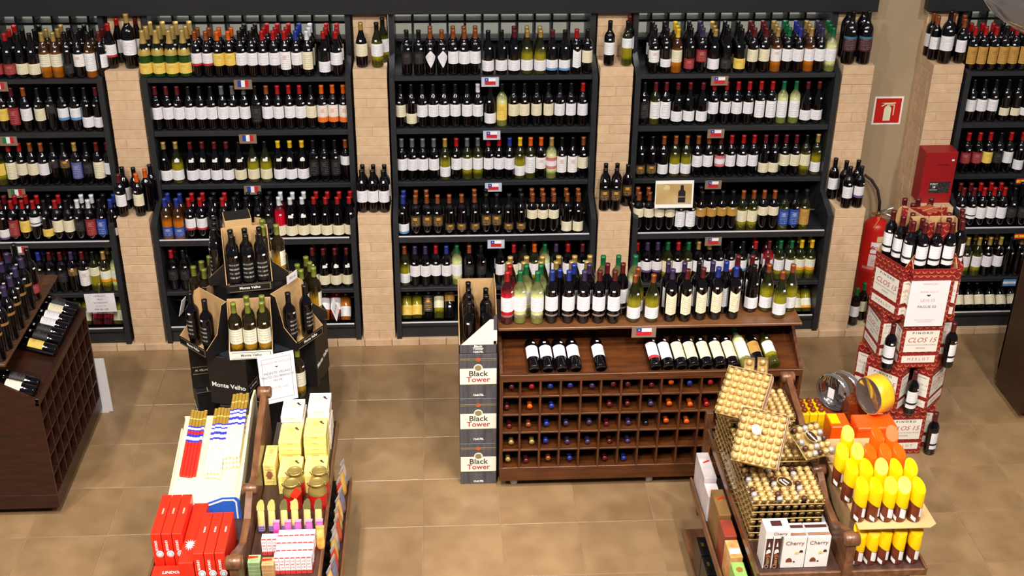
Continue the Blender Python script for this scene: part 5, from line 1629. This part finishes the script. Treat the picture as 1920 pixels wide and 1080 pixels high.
# four milk churn tins
M_TINRED = mat('red_enamel_tin', (190, 20, 22), 0.3, vary=0.05)
M_TING = mat('pale_gold_tin', (188, 164, 92), 0.25, metal=0.6, vary=0.06)
for i, (u, v) in enumerate(((553, 932), (598, 932), (558, 905), (602, 903))):
    p = on_z(u, v, ZS)
    x, y = p.x, (-2.545, -2.545, -2.452 - 0.0, -2.452)[i] + 0.012 * 0
    x += (0, .004, .006, .008)[i]
    r = empty('churn_tin', (x, y, ZS + .001))
    tag(r, 'red and gold milk churn tin, %s pair, %s' % ('front' if i < 2 else 'back', 'nearer the divider' if i % 2 == 0 else 'nearer the aisle'), 'tin', 'milk churn tins')
    b = MB(); b.lathe([(0, 0), (.044, 0), (.0455, .004), (.0455, .085), (0.0448, .088)], 28, cap1=False); b.build('tin_body', M_TINRED, r)
    b = MB(); b.lathe([(.0462, .086), (.0462, .094), (.044, .105), (.034, .122), (.0315, .130), (.0315, .134)], 28, cap0=False, cap1=False); b.build('gold_shoulder', M_TING, r)
    b = MB(); b.lathe([(.0315, .133), (.037, .136), (.0385, .142), (.037, .148), (.032, .149), (.030, .145), (0, .145)], 28, cap0=False); b.build('lid', M_TING, r)
    text('B', frame((0, -.0460, .055), (1, 0, 0), (0, 0, 1)), .03, M_WHITE, r)
    b = MB(); b.tube([(-.037, 0, .120), (-.047, 0, .135), (-.038, 0, .146)], .003, 6); b.tube([(.037, 0, .120), (.047, 0, .135), (.038, 0, .146)], .003, 6); b.build('handle', M_TING, r)
b = MB(); b.box(-.018, .018, -.001, .001, -.026, .026); o = b.build('gift_tag', M_LRED); o.matrix_world = T(-1.042, -2.597, ZS + .118) @ Matrix.Rotation(R(-20), 4, 'X') @ Matrix.Rotation(R(35), 4, 'Y')
tag(o, 'small red gift tag hanging between the two front churn tins', 'tag')


# sweets in pouches
def pouch(name, p, w, h, m_body, m_top, label, grp, grapes=False, rz=0.0, tilt=12, mt_shape=0):
    r = empty(name)
    r.matrix_world = Matrix.Translation(p) @ RZ(rz) @ Matrix.Rotation(R(-tilt), 4, 'X')
    tag(r, label, 'sweets', grp)
    b = MB()
    n = 10
    prof = [(0.55, 0.30, 0), (0.95, .5, .1), (1, .55, .3), (.98, .5, .6), (.95, .35, .8), (.9, .12, .95), (.9, .04, 1.0)]
    rings = []
    for a, t, z in prof:
        rings.append([b.bm.verts.new((math.cos(q * 2 * math.pi / n) * w / 2 * a, math.sin(q * 2 * math.pi / n) * w / 2 * t, z * h * .72)) for q in range(n)])
    for A, B in zip(rings, rings[1:]):
        for q in range(n):
            f = b.bm.faces.new((A[q], A[(q + 1) % n], B[(q + 1) % n], B[q])); f.smooth = True
    b.bm.faces.new(rings[0][::-1]); b.bm.faces.new(rings[-1])
    b.build('pouch', m_body, r)
    b = MB()
    pts = [(-.5, 0), (.5, 0), (.52, .18), (.42, .3), (.1, .34), (-.3, .26), (-.52, .12)] if mt_shape == 0 else [(-.45, 0), (.45, 0), (.5, .1), (-.5, .1)]
    b.prism([(a * w, h * .70 + c * h) for a, c in pts], -0.003, 0.0015, 'y'); b.build('header_card', m_top, r)
    if grapes:
        b = MB()
        for q in range(9):
            b.lathe([(0, -.0055), (.004, -.0035), (.0055, 0), (.004, .0035), (0, .0055)], 8, M=T((q % 3 - 1) * .0095, -w * .24, .012 + (q // 3) * .0105))
        b.build('grape_print', mat('grape_purple', (120, 100, 190), 0.35), r)['kind'] = 'stuff'
    return r


M_PCREAM = mat('cream_yellow_pouch', (232, 206, 130), 0.35, vary=0.15)
M_PMAG = mat('magenta_pouch', (176, 28, 128), 0.25, vary=0.2, scale=30, rgb2=(214, 120, 190))
M_PORA = mat('orange_pouch', (226, 130, 30), 0.25, vary=0.2, scale=25, rgb2=(240, 200, 120))
M_OLIVE = mat('olive_leaf_card', (110, 104, 60), 0.4, vary=0.1)
M_LEAF = mat('pale_leaf_card', (196, 196, 110), 0.4, vary=0.1)
for i, (u, mt_) in enumerate(((491, M_LEAF), (511, M_LEAF), (534, M_OLIVE), (554, M_LEAF), (577, M_OLIVE), (598, M_OLIVE))):
    p = on_z(u, 1000, ZS); p.y = -2.74; p.z = ZS + .002
    pouch('sweet_pouch', p, .036, .165, M_PCREAM, mt_, 'cream sweet pouch with %s leaf card, %s in the back row' % ('pale' if mt_ is M_LEAF else 'olive', ORD[i]), 'cream sweet pouches', grapes=True)
for i, u in enumerate((522, 543.5, 562, 582.5, 602)):
    p = on_z(u, 1000, ZS); p.y = -2.80; p.z = ZS + .002
    pouch('sweet_pouch', p, .034, .130, M_PMAG, mat('pink_header', (220, 170, 200), 0.4), 'magenta sweet pouch, %s in the row behind the small white boxes' % ORD[i], 'magenta sweet pouches', mt_shape=1)
p = on_z(603, 1022, ZS); p.y = -2.88; p.z = ZS + .002
pouch('sweet_pouch', p, .040, .155, M_PORA, M_PORA, 'single orange sweet pouch beside the small white boxes', 'orange sweet pouches', mt_shape=1)
# little white and red boxes
M_KI = print_mat('small_white_red_print', (240, 236, 238), ink=(206, 40, 40), band=(214, 60, 56), lo=0.0, hi=0.24, lines=5, amount=0.9)
b = MB(); b.box(-.0115, .0115, -.025, .025, 0, .088, 0.001); k_me = b.mesh('sweet_box', M_KI)
xk0 = on_z(520, 1078, ZS).x
for rr in range(4):
    for c in range(7):
        o = link('sweet_box', k_me, None, T(xk0 + c * .0246 + (0.004 if rr % 2 else 0), -3.02 + rr * .0535, ZS + .001))
        tag(o, 'small white and red sweet box, %s column from divider, %s row from front' % (ORD[c], ORD[rr]), 'box', 'small white and red sweet boxes')
for c in range(3):
    o = link('sweet_box', k_me, None, T(xk0 - .072 + c * .0246, -2.885, ZS + .001))
    tag(o, 'small white and red sweet box, %s of the trio nearest the scroll divider' % ORD[c], 'box', 'small white and red sweet boxes')
for k, (x, base_, top, nm) in enumerate(((-1.190, (150, 176, 120), M_LRED, 'green'), (-1.125, (196, 150, 96), M_LRED, 'tan'))):
    for i in range(4):
        r, w, d, h, ff, ft = tbox('candy_box', x - .028, x + .028, -3.06 - k * .02, -3.005 - k * .02, ZS + .001 + i * .0215, ZS + .001 + i * .0215 + .021, print_mat(nm + '_candy_print', base_, ink=(60, 70, 40), lines=5, amount=.6), '%s candy box, %s up in the short stack at the table front' % (nm, ORD[i]), group='short stacks of candy boxes')
        if i == 3:
            panel('red_print', ft @ T(-.006, .008, .0002), .044, .018, top, r, .0006, [(-.5, -.5), (.5, -.1), (.5, .5), (-.5, .5)])
# snack bags on the outer lower shelf
cols_ = [(206, 60, 40), (222, 150, 50), (130, 90, 60), (196, 170, 90), (90, 120, 170), (190, 40, 44), (226, 190, 120)]
M_CLIP = mat('silver_pouch_top', (200, 200, 196), 0.3, metal=.4)
for i in range(14):
    y = -3.03 + i * .078
    c = cols_[(i * 3) % 7]
    p = Vector((-0.862 + random.uniform(-.008, .008), y, 0.468))
    pouch('snack_bag', p, .062, .20, mat('snack_print_%d' % ((i * 3) % 7), c, 0.28, vary=0.25, scale=22, rgb2=cols_[(i * 3 + 2) % 7]), M_CLIP, '%s patterned snack bag, %s from the front on the outer lower shelf' % (('red', 'orange', 'brown', 'gold', 'blue', 'crimson', 'tan')[(i * 3) % 7], ORD[i]), 'snack bags on the outer lower shelf', rz=R(75), tilt=4, mt_shape=1)

# ------------------------------------------------------------------ gold chocolate boxes
M_GOLD = mat('gold_foil', (198, 148, 62), 0.28, metal=0.35, vary=0.25, scale=110, rgb2=(250, 228, 166), bump=0.3)  # pale noise tone paints sparkle highlights into the foil colour
M_SILV = mat('silver_foil', (214, 212, 214), 0.28, metal=0.4, vary=0.2, scale=160, bump=0.3)
M_BRNF = mat('brown_foil', (92, 54, 36), 0.35, metal=0.2, vary=0.2, scale=160, bump=0.3)
M_CLEAR = bpy.data.materials.new('clear_plastic')
M_CLEAR.use_nodes = True
nt = M_CLEAR.node_tree
nt.nodes.clear()
o_ = nt.nodes.new('ShaderNodeOutputMaterial')
mx_ = nt.nodes.new('ShaderNodeMixShader')
tr_ = nt.nodes.new('ShaderNodeBsdfTransparent')
gl_ = nt.nodes.new('ShaderNodeBsdfGlossy')
gl_.inputs['Roughness'].default_value = 0.06
lw_ = nt.nodes.new('ShaderNodeLayerWeight')
lw_.inputs['Blend'].default_value = 0.22
nt.links.new(lw_.outputs['Fresnel'], mx_.inputs[0])
nt.links.new(tr_.outputs[0], mx_.inputs[1])
nt.links.new(gl_.outputs[0], mx_.inputs[2])
nt.links.new(mx_.outputs[0], o_.inputs[0])
M_TRAYG = mat('gold_inner_tray', (214, 178, 110), 0.4, metal=0.2, vary=0.15)
M_PINKB = mat('pink_tinted_edge', (226, 190, 160), 0.4, vary=0.05)


def ball_mesh(m):
    b = MB()
    b.lathe([(0, -.0152), (.0078, -.0136), (.0134, -.0083), (.0160, 0), (.0138, .0080), (.0078, .0134), (0, .0152)], 10)
    return b.mesh('chocolate_ball', m)


BALL = {k: ball_mesh(m) for k, m in (('g', M_GOLD), ('s', M_SILV), ('b', M_BRNF))}


def gold_box(M, w, d, label, top=True, pattern='g', medal=None, grp='clear boxes of foil-wrapped chocolates', h=.0405):
    r = empty('chocolate_box')
    r.matrix_world = M
    tag(r, label, 'box', grp)
    b = MB(); b.box(-w / 2, w / 2, -d / 2, d / 2, 0, .006, 0.001); b.build('inner_tray', M_TRAYG, r)
    nx, ny = int(w / .0345), int(d / .0345)
    sx_, sy_ = w / nx, d / ny
    pos_ = [((i + .5) * sx_ - w / 2, (j + .5) * sy_ - d / 2) for j in range(ny) for i in range(nx)]
    if top:
        for k, (x, y) in enumerate(pos_):
            if medal and abs(x - medal[1]) < .030 and abs(y - medal[2]) < .026:
                continue
            kk = pattern[(k * 7 + k // nx * 3) % len(pattern)]
            link('chocolate_ball', BALL[kk], r, T(x + random.uniform(-.001, .001), y + random.uniform(-.001, .001), .0215) @ Matrix.Rotation(random.random() * 3, 4, 'X'))
    else:
        b = MB()
        for k, (x, y) in enumerate(pos_):
            if abs(x) < w / 2 - sx_ and abs(y) < d / 2 - sy_:
                continue
            b.lathe([(0, -.0145), (.0125, -.0078), (.0155, 0), (.0125, .0078), (0, .0145)], 7, M=T(x, y, .0208))
        b.build('chocolate_balls', M_GOLD, r)['kind'] = 'stuff'
    b = MB(); b.box(-w / 2, w / 2, -d / 2, d / 2, .0065, h - .001, 0.002); b.build('clear_lid', M_CLEAR, r)
    if 'leaning on' in label:
        b = MB(); b.box(w / 2 + .0003, w / 2 + .0015, -d / 2, d / 2, 0, h - .002); b.box(-w / 2, w / 2, d / 2 + .0003, d / 2 + .0015, 0, h - .002); b.build('tinted_edge', M_PINKB, r)
    if medal:
        el = [(0.5 * math.cos(R(a)), 0.5 * math.sin(R(a))) for a in range(0, 360, 18)]
        f = frame((medal[1], medal[2], h), (1, 0, 0), (0, 1, 0)) @ RZ(R(medal[3]))
        panel('label_border', f, .074 * medal[4], .058 * medal[4], mat('gold_label_border', (206, 176, 90), 0.4), r, .0008, el)
        panel('oval_label', f @ T(0, 0, .0008), .068 * medal[4], .052 * medal[4], medal[0], r, .0008, el)
        for q, (s, dy) in enumerate(medal[5]):
            text(s, f @ T(0, dy, .0018), .017 * medal[4], M_WHITE if medal[0] is not M_PAPER else M_INK, r, bold=.0003)
    return r


M_OVB = mat('brown_oval_label', (58, 34, 22), 0.4, vary=0.03)
W0, D0, H0 = .345, .27, .041
xg = 1.30
stacks = [(-2.77, 6, 'front'), (-2.485, 7, 'middle'), (-2.20, 8, 'back')]
for yc, n_, nm in stacks:
    for i in range(n_):
        last = i == n_ - 1
        gold_box(T(xg + random.uniform(-.003, .003), yc + random.uniform(-.002, .002), ZS + .001 + i * H0), W0, D0, 'clear box of gold chocolates, %s up in the %s stack beside scroll divider' % (ORD[i] if not last else 'topmost', nm), top=last,
                 pattern='gggsggbgg' if (last and nm == 'front') else 'g', medal=(M_OVB, .01, -.01, -62, 1.15, (('ouro', .008), ('finesse', -.010))) if (last and nm == 'front') else None)
# leaning boxes on top of the stacks
zt = ZS + .001 + 7 * H0
for i, (u, v, z, w_, d_, rz, tl, med) in enumerate(((1424, 824, 1.16, .22, .27, -24, 34, (M_PAPER, -.02, .03, -55, .8, (('Collection', 0),))), (1432, 789, 1.185, .22, .27, -24, 34, None), (1394, 742, 1.235, .22, .26, -27, 30, None), (1410, 738, 1.23, .22, .26, -27, 30, None))):
    p = on_z(u, v, z)
    M = Matrix.Translation(p) @ RZ(R(rz)) @ Matrix.Rotation(R(tl), 4, 'X')
    if i % 2:
        M = M_last @ T(0.004, 0.012, -0.043)
    M_last = M
    gold_box(M, w_, d_, 'clear box of gold chocolates leaning on the stacks, %s' % ('nearest, with white oval label', 'directly behind the white oval one', 'third from the front', 'furthest back against the tall ones')[i], top=(i in (0, 2)), medal=med, grp='leaning clear chocolate boxes')
for i, (u, v) in enumerate(((1403, 700), (1428, 700))):
    p = on_z(u, v, 1.13)
    gold_box(Matrix.Translation(p) @ RZ(R(-10)) @ Matrix.Rotation(R(68), 4, 'X'), .055, .17, 'narrow clear tube box of gold chocolates standing behind stacks, %s the divider' % ('further from', 'nearer')[i], top=True, grp='narrow clear chocolate boxes', h=.04)
p = on_z(1520, 830, 1.09)
gold_box(Matrix.Translation(p) @ RZ(R(22)) @ Matrix.Rotation(R(24), 4, 'X') @ Matrix.Rotation(R(8), 4, 'Y'), .178, .178, 'square clear box of mixed foil chocolates with dark oval label, tipped on divider', pattern='gsbgsg', medal=(M_OVB, -.012, .012, -70, 1.0, (('Collection', 0),)), grp='square mixed chocolate box')
for i in range(4):
    z = ZS + .02 + (i // 2) * .036
    o = empty('candy_tube', (1.487 + (-.0) , -2.93 + .0, z))
    bpy.data.objects.remove(o)
for i, (x, z) in enumerate(((1.490, ZS + .016), (1.490, ZS + .047), (1.490, ZS + .078))):
    r = empty('candy_tube', (x, -2.93, z))
    tag(r, 'silver foil tube of chocolates beside the divider, %s of three' % ('lowest', 'middle', 'topmost')[i], 'sweets', 'silver foil tubes')
    b = MB(); b.lathe([(0, 0), (.013, .002), (.0145, .01), (.0125, .02), (.0145, .035), (.0125, .05), (.0145, .07), (.0125, .09), (.0145, .11), (.0125, .14), (.0145, .17), (.0125, .20), (.0145, .235), (.013, .258), (0, .26)], 14, M=Matrix.Rotation(R(-90), 4, 'X')); b.build('foil_wrap', M_SILV, r)
    b = MB(); b.lathe([(.0148, .10), (.0150, .101), (.0150, .129), (.0148, .13)], 14, cap0=False, cap1=False, M=Matrix.Rotation(R(-90), 4, 'X')); b.build('gold_sleeve', M_GOLD, r)
# white praline boxes at the table front
M_WPR = mat('white_praline_card', (240, 234, 230), 0.4, vary=0.02)
M_BPR = mat('brown_praline_print', (74, 34, 28), 0.4, vary=0.05)
pr = [(1.150, .034, 'n'), (1.188, .034, 'n'), (1.272, .108, 'w'), (1.384, .108, 'w')]
for i, (x, w_, kind_) in enumerate(pr):
    r, w, d, h, ff, ft = tbox('praline_box', x - w_ / 2 + .014, x + w_ / 2 + .014, -3.105, -3.000, ZS + .001, ZS + .178, M_WPR, '%s praline box at the table front, %s from the low boxes' % ('narrow white and brown' if kind_ == 'n' else 'wide white', ORD[i]), group='praline boxes')
    if kind_ == 'n':
        panel('brown_front', ff @ T(.002, 0, 0), w - .006, h - .002, M_BPR, r)
        text('Cherry', ff @ T(0.002, -.050, .0018) @ RZ(R(90)), .026, M_CARD, r)
        panel('praline_print', ff @ T(0.002, .012, .0017), .022, .028, M_WHITE, r, .0006, [(-.5, -.5), (.5, -.2), (.4, .3), (0, .5), (-.4, .2)])
        panel('praline_print', ff @ T(0.002, -.012, .0017), .018, .016, mat('rust_print', (170, 90, 56), 0.5), r, .0006, [(-.5, -.5), (.5, -.5), (.5, .2), (0, .5), (-.5, .2)])
        panel('cream_flower', ff @ T(0.002, .055, .0017), .010, .030, M_PAPER, r, .0006, [(-.5, -.5), (.5, -.5), (0, .5)])
    else:
        text('Cherry', ff @ T(0, .055, .0006), .030, mat('brown_ink', (120, 76, 60), .5), r)
        for a, b_, sz, mm_ in ((.014, .000, .020, mat('yellow_print', (236, 214, 130), .5)), (.034, .008, .018, M_BPR), (-.018, -.042, .030, mat('cocoa_print', (130, 66, 40), .5)), (.006, -.052, .010, M_BPR)):
            panel('praline_print', ff @ T(a, b_, .0004), sz, sz * .8, mm_, r, .0006, [(-.5, -.5), (.5, -.5), (.45, .1), (.15, .5), (-.15, .5), (-.45, .1)])
        for z_ in (0, 1):
            panel('top_band', ft @ T(0, -.03 + z_ * .055, 0), w * .96, .022, M_BPR if z_ else mat('copper_band', (150, 110, 84), .4), r, .0008)
r, w, d, h, ff, ft = tbox('praline_box', 1.146, 1.262, -3.10, -3.01, ZS + .180, ZS + .216, M_WPR, 'white praline box with dark window lying on top of the upright ones', group='praline boxes')
panel('window', ft @ T(.0, .008, 0), .05, .038, M_BPR, r, .0008)
text('Cherry', ff @ T(.01, 0, .0005), .022, mat('brown_ink', (0, 0, 0)), r)
# boxes on the lower outer shelf
lows = [((1.052, 1.118, -2.28, -2.05), .13, mat('white_box_card', (238, 226, 226), .4), 'white box with red ribbon print'), ((1.052, 1.118, -2.40, -2.285), .10, mat('white_box_card', (0, 0, 0)), 'white box stacked low'),
        ((1.058, 1.120, -2.62, -2.41), .155, mat('dark_gold_card', (150, 112, 66), .35), 'tall dark gold box with red ribbon'), ((1.058, 1.120, -2.76, -2.63), .135, mat('brown_cake_card', (112, 60, 50), .35, scale=9, rgb2=(196, 70, 40)), 'brown and orange patterned box'),
        ((1.058, 1.120, -2.90, -2.77), .120, mat('orange_food_print', (214, 120, 40), .4, scale=14, rgb2=(240, 210, 150)), 'orange food-printed box'), ((1.058, 1.120, -3.06, -2.91), .10, mat('light_green_card', (160, 206, 110), .4), 'light green box with nut print')]
for i, ((x0, x1, y0, y1), h_, m_, nm) in enumerate(lows):
    r, w, d, h, ff, ft = tbox('gift_box', x0 - .005, x1 - .005, y0, y1, .466, .466 + h_ + .06, m_, nm + ' on the outer lower shelf below gold boxes', group='boxes on the lower outer shelf')
    if i in (0, 2):
        panel('red_ribbon', ft @ T(.004, .03, 0) @ RZ(.5), .04, .012, M_LRED, r, .0008)
    if i == 5:
        panel('nut_print', ft @ T(0, .02, 0), .034, .04, mat('nut_brown', (170, 120, 60), .5), r, .0008, [(-.5, -.1), (-.2, -.5), (.4, -.4), (.5, .2), (.1, .5), (-.4, .3)])
    if i == 4:
        panel('white_band', ft @ T(0, -.02, 0), .05, .04, M_WHITE, r, .0008)
for i in range(4):
    r, w, d, h, ff, ft = tbox('gift_box', 1.015, 1.095, -2.50 - i * .155, -2.355 - i * .155, .126, .126 + .20, mat('black_gift_card', (22, 22, 22), .35, vary=.2), 'black and gold gift box, %s from the wall on the bottom shelf' % ORD[i], group='black gift boxes')
    for q in range(2):
        panel('gold_print', ft @ T(-.018 + q * .034, 0.01, 0), .014, .03, M_BRASS, r, .0008)

# ------------------------------------------------------------------ cans, tins and orange boxes
M_YEL = mat('yellow_can_lid', (238, 190, 0), 0.28, vary=0.03)
M_ORG = mat('orange_can_lid', (240, 92, 8), 0.28, vary=0.04)
M_CHO = mat('chocolate_can_print', (92, 34, 18), 0.3, vary=0.3, scale=30, rgb2=(120, 52, 22))


def can_mesh(part, m):
    """Oval can with a slanting top; body up to a slanting seam, lid above it."""
    b = MB()
    n = 24
    rx, ry, h = .0310, .0330, .190
    top = lambda x, y: h + y * .80 - x * .30
    seam = lambda x, y: h * .48 + y * .20 - x * .55
    P = [(math.cos(2 * math.pi * i / n), math.sin(2 * math.pi * i / n)) for i in range(n)]
    if part == 'body':
        A = [b.bm.verts.new((rx * .95 * c, ry * .95 * s, 0)) for c, s in P]
        B = [b.bm.verts.new((rx * c, ry * s, .004)) for c, s in P]
        C = [b.bm.verts.new((rx * c, ry * s, seam(rx * c, ry * s) + .002)) for c, s in P]
        L = (A, B, C)
    else:
        k = 1.035
        B = [b.bm.verts.new((rx * k * c, ry * k * s, seam(rx * c, ry * s))) for c, s in P]
        C = [b.bm.verts.new((rx * k * c, ry * k * s, top(rx * c, ry * s) - .003)) for c, s in P]
        D_ = [b.bm.verts.new((rx * .97 * c, ry * .97 * s, top(rx * .97 * c, ry * .97 * s))) for c, s in P]
        L = (B, C, D_)
    for X, Y in zip(L, L[1:]):
        for i in range(n):
            f = b.bm.faces.new((X[i], X[(i + 1) % n], Y[(i + 1) % n], Y[i])); f.smooth = True
    if part == 'body':
        b.bm.faces.new(L[0][::-1])
    else:
        b.bm.faces.new(L[-1])
    return b.mesh('can_' + part, m)


CB, CY, CO = can_mesh('body', M_CHO), can_mesh('lid', M_YEL), can_mesh('lid', M_ORG)
b = MB()
for (a0, a1, z0, z1) in ((-86, -30, .024, .074), (-150, -108, .012, .034)):
    prev = None
    for i in range(6):
        a = R(a0 + (a1 - a0) * i / 5)
        sk = (i / 5 - .5) * -.016
        v0 = b.bm.verts.new((.0314 * math.cos(a), .0334 * math.sin(a), z0 + sk)); v1 = b.bm.verts.new((.0314 * math.cos(a), .0334 * math.sin(a), z1 + sk))
        if prev:
            b.bm.faces.new((prev[0], v0, v1, prev[1]))
        prev = (v0, v1)
CL = b.mesh('white_label', M_PAPER)


def can(x, y, z, col, label, grp, rz=0.0):
    o = link('chocolate_can', CB, None, T(x, y, z) @ RZ(rz))
    tag(o, label, 'can', grp)
    link('can_lid', CY if col == 'y' else CO, o)
    link('white_label', CL, o)


for i, (u, v) in enumerate(((1603, 1061), (1624, 1057), (1646, 1055), (1672.6, 1052), (1701, 1050))):
    p = on_z(u + (4 if i == 0 else 6), v, ZS)
    can(p.x, -3.075 + .0, ZS + .001, 'y', 'yellow-lidded chocolate can on the wooden shelf, %s from the scroll divider' % ORD[i], 'yellow-lidded chocolate cans', R(random.uniform(-12, 12)))
cdp = empty('cardboard_shelf', (1.735, -2.76, ZS + .220))
tag(cdp, 'brown cardboard sheet carrying the upper chocolate cans', 'cardboard')
b = MB(); b.prism([(-.165, -.355), (.17, -.355), (.205, -.33), (.185, .36), (-.16, .36)], 0, .0035, 'z'); b.build('sheet', M_CARD, cdp)
b = MB(); b.prism([(-.15, -.20), (.15, -.20), (.15, .35), (-.15, .35)], -.219, -.0005, 'z'); b.build('inner_carton', M_CARD, cdp)
ZC = ZS + .2245
rows_ = [(-3.065, [(1614.5, 'y'), (1641, 'y'), (1668, 'y'), (1693, 'y'), (1721, 'y')], 910), (0, [(1598, 'y'), (1625.6, 'y'), (1653, 'y'), (1681, 'y'), (1709, 'y')], 875), (0, [(1580, 'y'), (1608, 'y'), (1633, 'o'), (1661, 'o'), (1687, 'o')], 846), (0, [(1590, 'y'), (1645.5, 'o'), (1673, 'o')], 813)]
for ri, (_, L, v) in enumerate(rows_):
    for i, (u, c) in enumerate(L):
        p = on_z(u, v, ZC + .188)
        uu = on_z(u if ri else u + 3, v, ZC + .188)
        can(uu.x, uu.y, ZC, c, '%s-lidded chocolate can on the cardboard sheet, %s from divider in %s row' % ('yellow' if c == 'y' else 'orange', ORD[i], ('front', 'second', 'third', 'rear')[ri]), 'lidded chocolate cans on the cardboard sheet', R(random.uniform(-25, 25)))
# orange boxes behind the cans
M_OB = mat('orange_box_card', (240, 84, 14), 0.3, vary=0.05)
pa, pb_ = on_z(1596, 776, .985), on_z(1669, 776, .985)
for i in range(3):
    r, w, d, h, ff, ft = tbox('gift_box', pa.x + .002, pb_.x + .002, pa.y - .125, pa.y, ZS + .001 + i * .077, ZS + .077 * (i + 1) - .0005, M_OB, 'wide orange lidded box behind the orange cans, %s of three' % ('lowest', 'middle', 'topmost')[i], group='orange lidded boxes', bev=.006)
    b = MB(); b.box(-w / 2 - .002, w / 2 + .002, -d / 2 - .002, d / 2 + .002, h - .026, h - .0005, .004); b.build('lid', M_OB, r)
pa2 = on_z(1553, 768, .93)
r, w, d, h, ff, ft = tbox('gift_box', pa2.x - .03, pa2.x + .075, pa2.y - .17, pa2.y - .04, ZS + .001, ZS + .185, M_OB, 'upright orange box with yellow panel beside the divider', group='orange lidded boxes', bev=.004)
panel('yellow_panel', ft @ T(-.022, .01, 0), .05, .09, M_YEL, r)
# brown praline rows in clear sleeves over yellow boxes
py = on_z(1512, 772, .86)
for i in range(4):
    x = py.x - .075 + i * .046
    r, w, d, h, ff, ft = tbox('praline_tray', x, x + .043, py.y - .02, py.y + .13, ZS + .001, ZS + .105, mat('yellow_tray_card', (238, 196, 10), .35, vary=.03), 'yellow praline tray with glossy brown sweets, %s from the divider' % ORD[i], group='yellow praline trays')
    b = MB()
    for q in range(3):
        b.lathe([(0, -.014), (.014, -.008), (.018, 0), (.014, .009), (0, .014)], 12, M=T(0, -.045 + q * .045, h + .010))
    b.build('brown_sweets', mat('glossy_brown_sweet', (128, 50, 18), .15, vary=.2, scale=40), r)['kind'] = 'stuff'
# round tins standing on edge
def round_tin(u, v, z, rad, th, m_side, m_face, rz, label, clear=False):
    p = on_z(u, v, z)
    r = empty('round_tin')
    r.matrix_world = Matrix.Translation(p) @ RZ(rz) @ Matrix.Rotation(R(90), 4, 'Y')
    tag(r, label, 'tin', 'round tins standing on edge')
    b = MB(); b.lathe([(rad * .96, -th / 2), (rad, -th / 2 + .004), (rad, th / 2 - .004), (rad * .96, th / 2)], 40, cap0=False, cap1=False); b.build('tin_side', m_side, r)
    b = MB(); b.lathe([(0, -th / 2 + .004), (rad * .90, -th / 2 + .004), (rad * .95, -th / 2 - .002), (rad * .985, -th / 2)], 40, cap0=False, cap1=False); b.build('tin_face', m_face, r)
    b = MB(); b.lathe([(0, th / 2 - .004), (rad * .90, th / 2 - .004), (rad * .95, th / 2 + .002), (rad * .985, th / 2)], 40, cap0=False, cap1=False); b.build('tin_lid', m_face, r)
    return r, p


M_CHROME = mat('polished_tin', (222, 218, 216), 0.10, metal=0.9, vary=0.1)
M_TAPE = mat('yellow_orange_print', (246, 190, 40), 0.25, scale=12, rgb2=(238, 150, 30))
zt_ = ZS + .001 + .231 + .103
rt, pp_ = round_tin(1641, 739, zt_, .102, .090, M_TAPE, M_CHROME, R(22), 'round tin with yellow printed side standing on the orange boxes')
for i, (u, v) in enumerate(((1563, 735), (1583, 730))):
    rt, pp_ = round_tin(u, v, ZS + .21, .105, .035, M_CHROME, M_CLEAR, R(35), 'clear-faced round tin standing on edge, %s the divider' % ('nearer', 'further from')[i])
    b = MB(); b.box(-.030, .030, -.02, .02, -.0225, -.0215); o = b.build('white_label', M_PAPER, rt)
bb = MB(); bb.box(-.075, .075, -.055, .055, 0, .103, .002)
pq = on_z(1573, 733, ZS + .21)
o = bb.build('gift_box', M_CHO); o.matrix_world = T(pq.x + .0, pq.y, ZS + .0005)
tag(o, 'chocolate-brown carton under the two clear-faced round tins', 'box')
pq = on_z(1612, 757, ZS + .235)
r, w, d, h, ff, ft = tbox('gift_box', pq.x - .055, pq.x + .05, pq.y - .0, pq.y + .11, ZS + .001, ZS + .235, mat('glossy_brown_sweet', (0, 0, 0)), 'glossy brown box with gold nut print behind the orange boxes')
for q in range(12):
    panel('nut_print', ft @ T(-.035 + (q % 4) * .024, -.035 + (q // 4) * .03, 0) @ RZ(q), .014, .006, M_TING, r, .0006, [(-.5, 0), (0, .5), (.5, 0), (0, -.5)])

make_bottles()
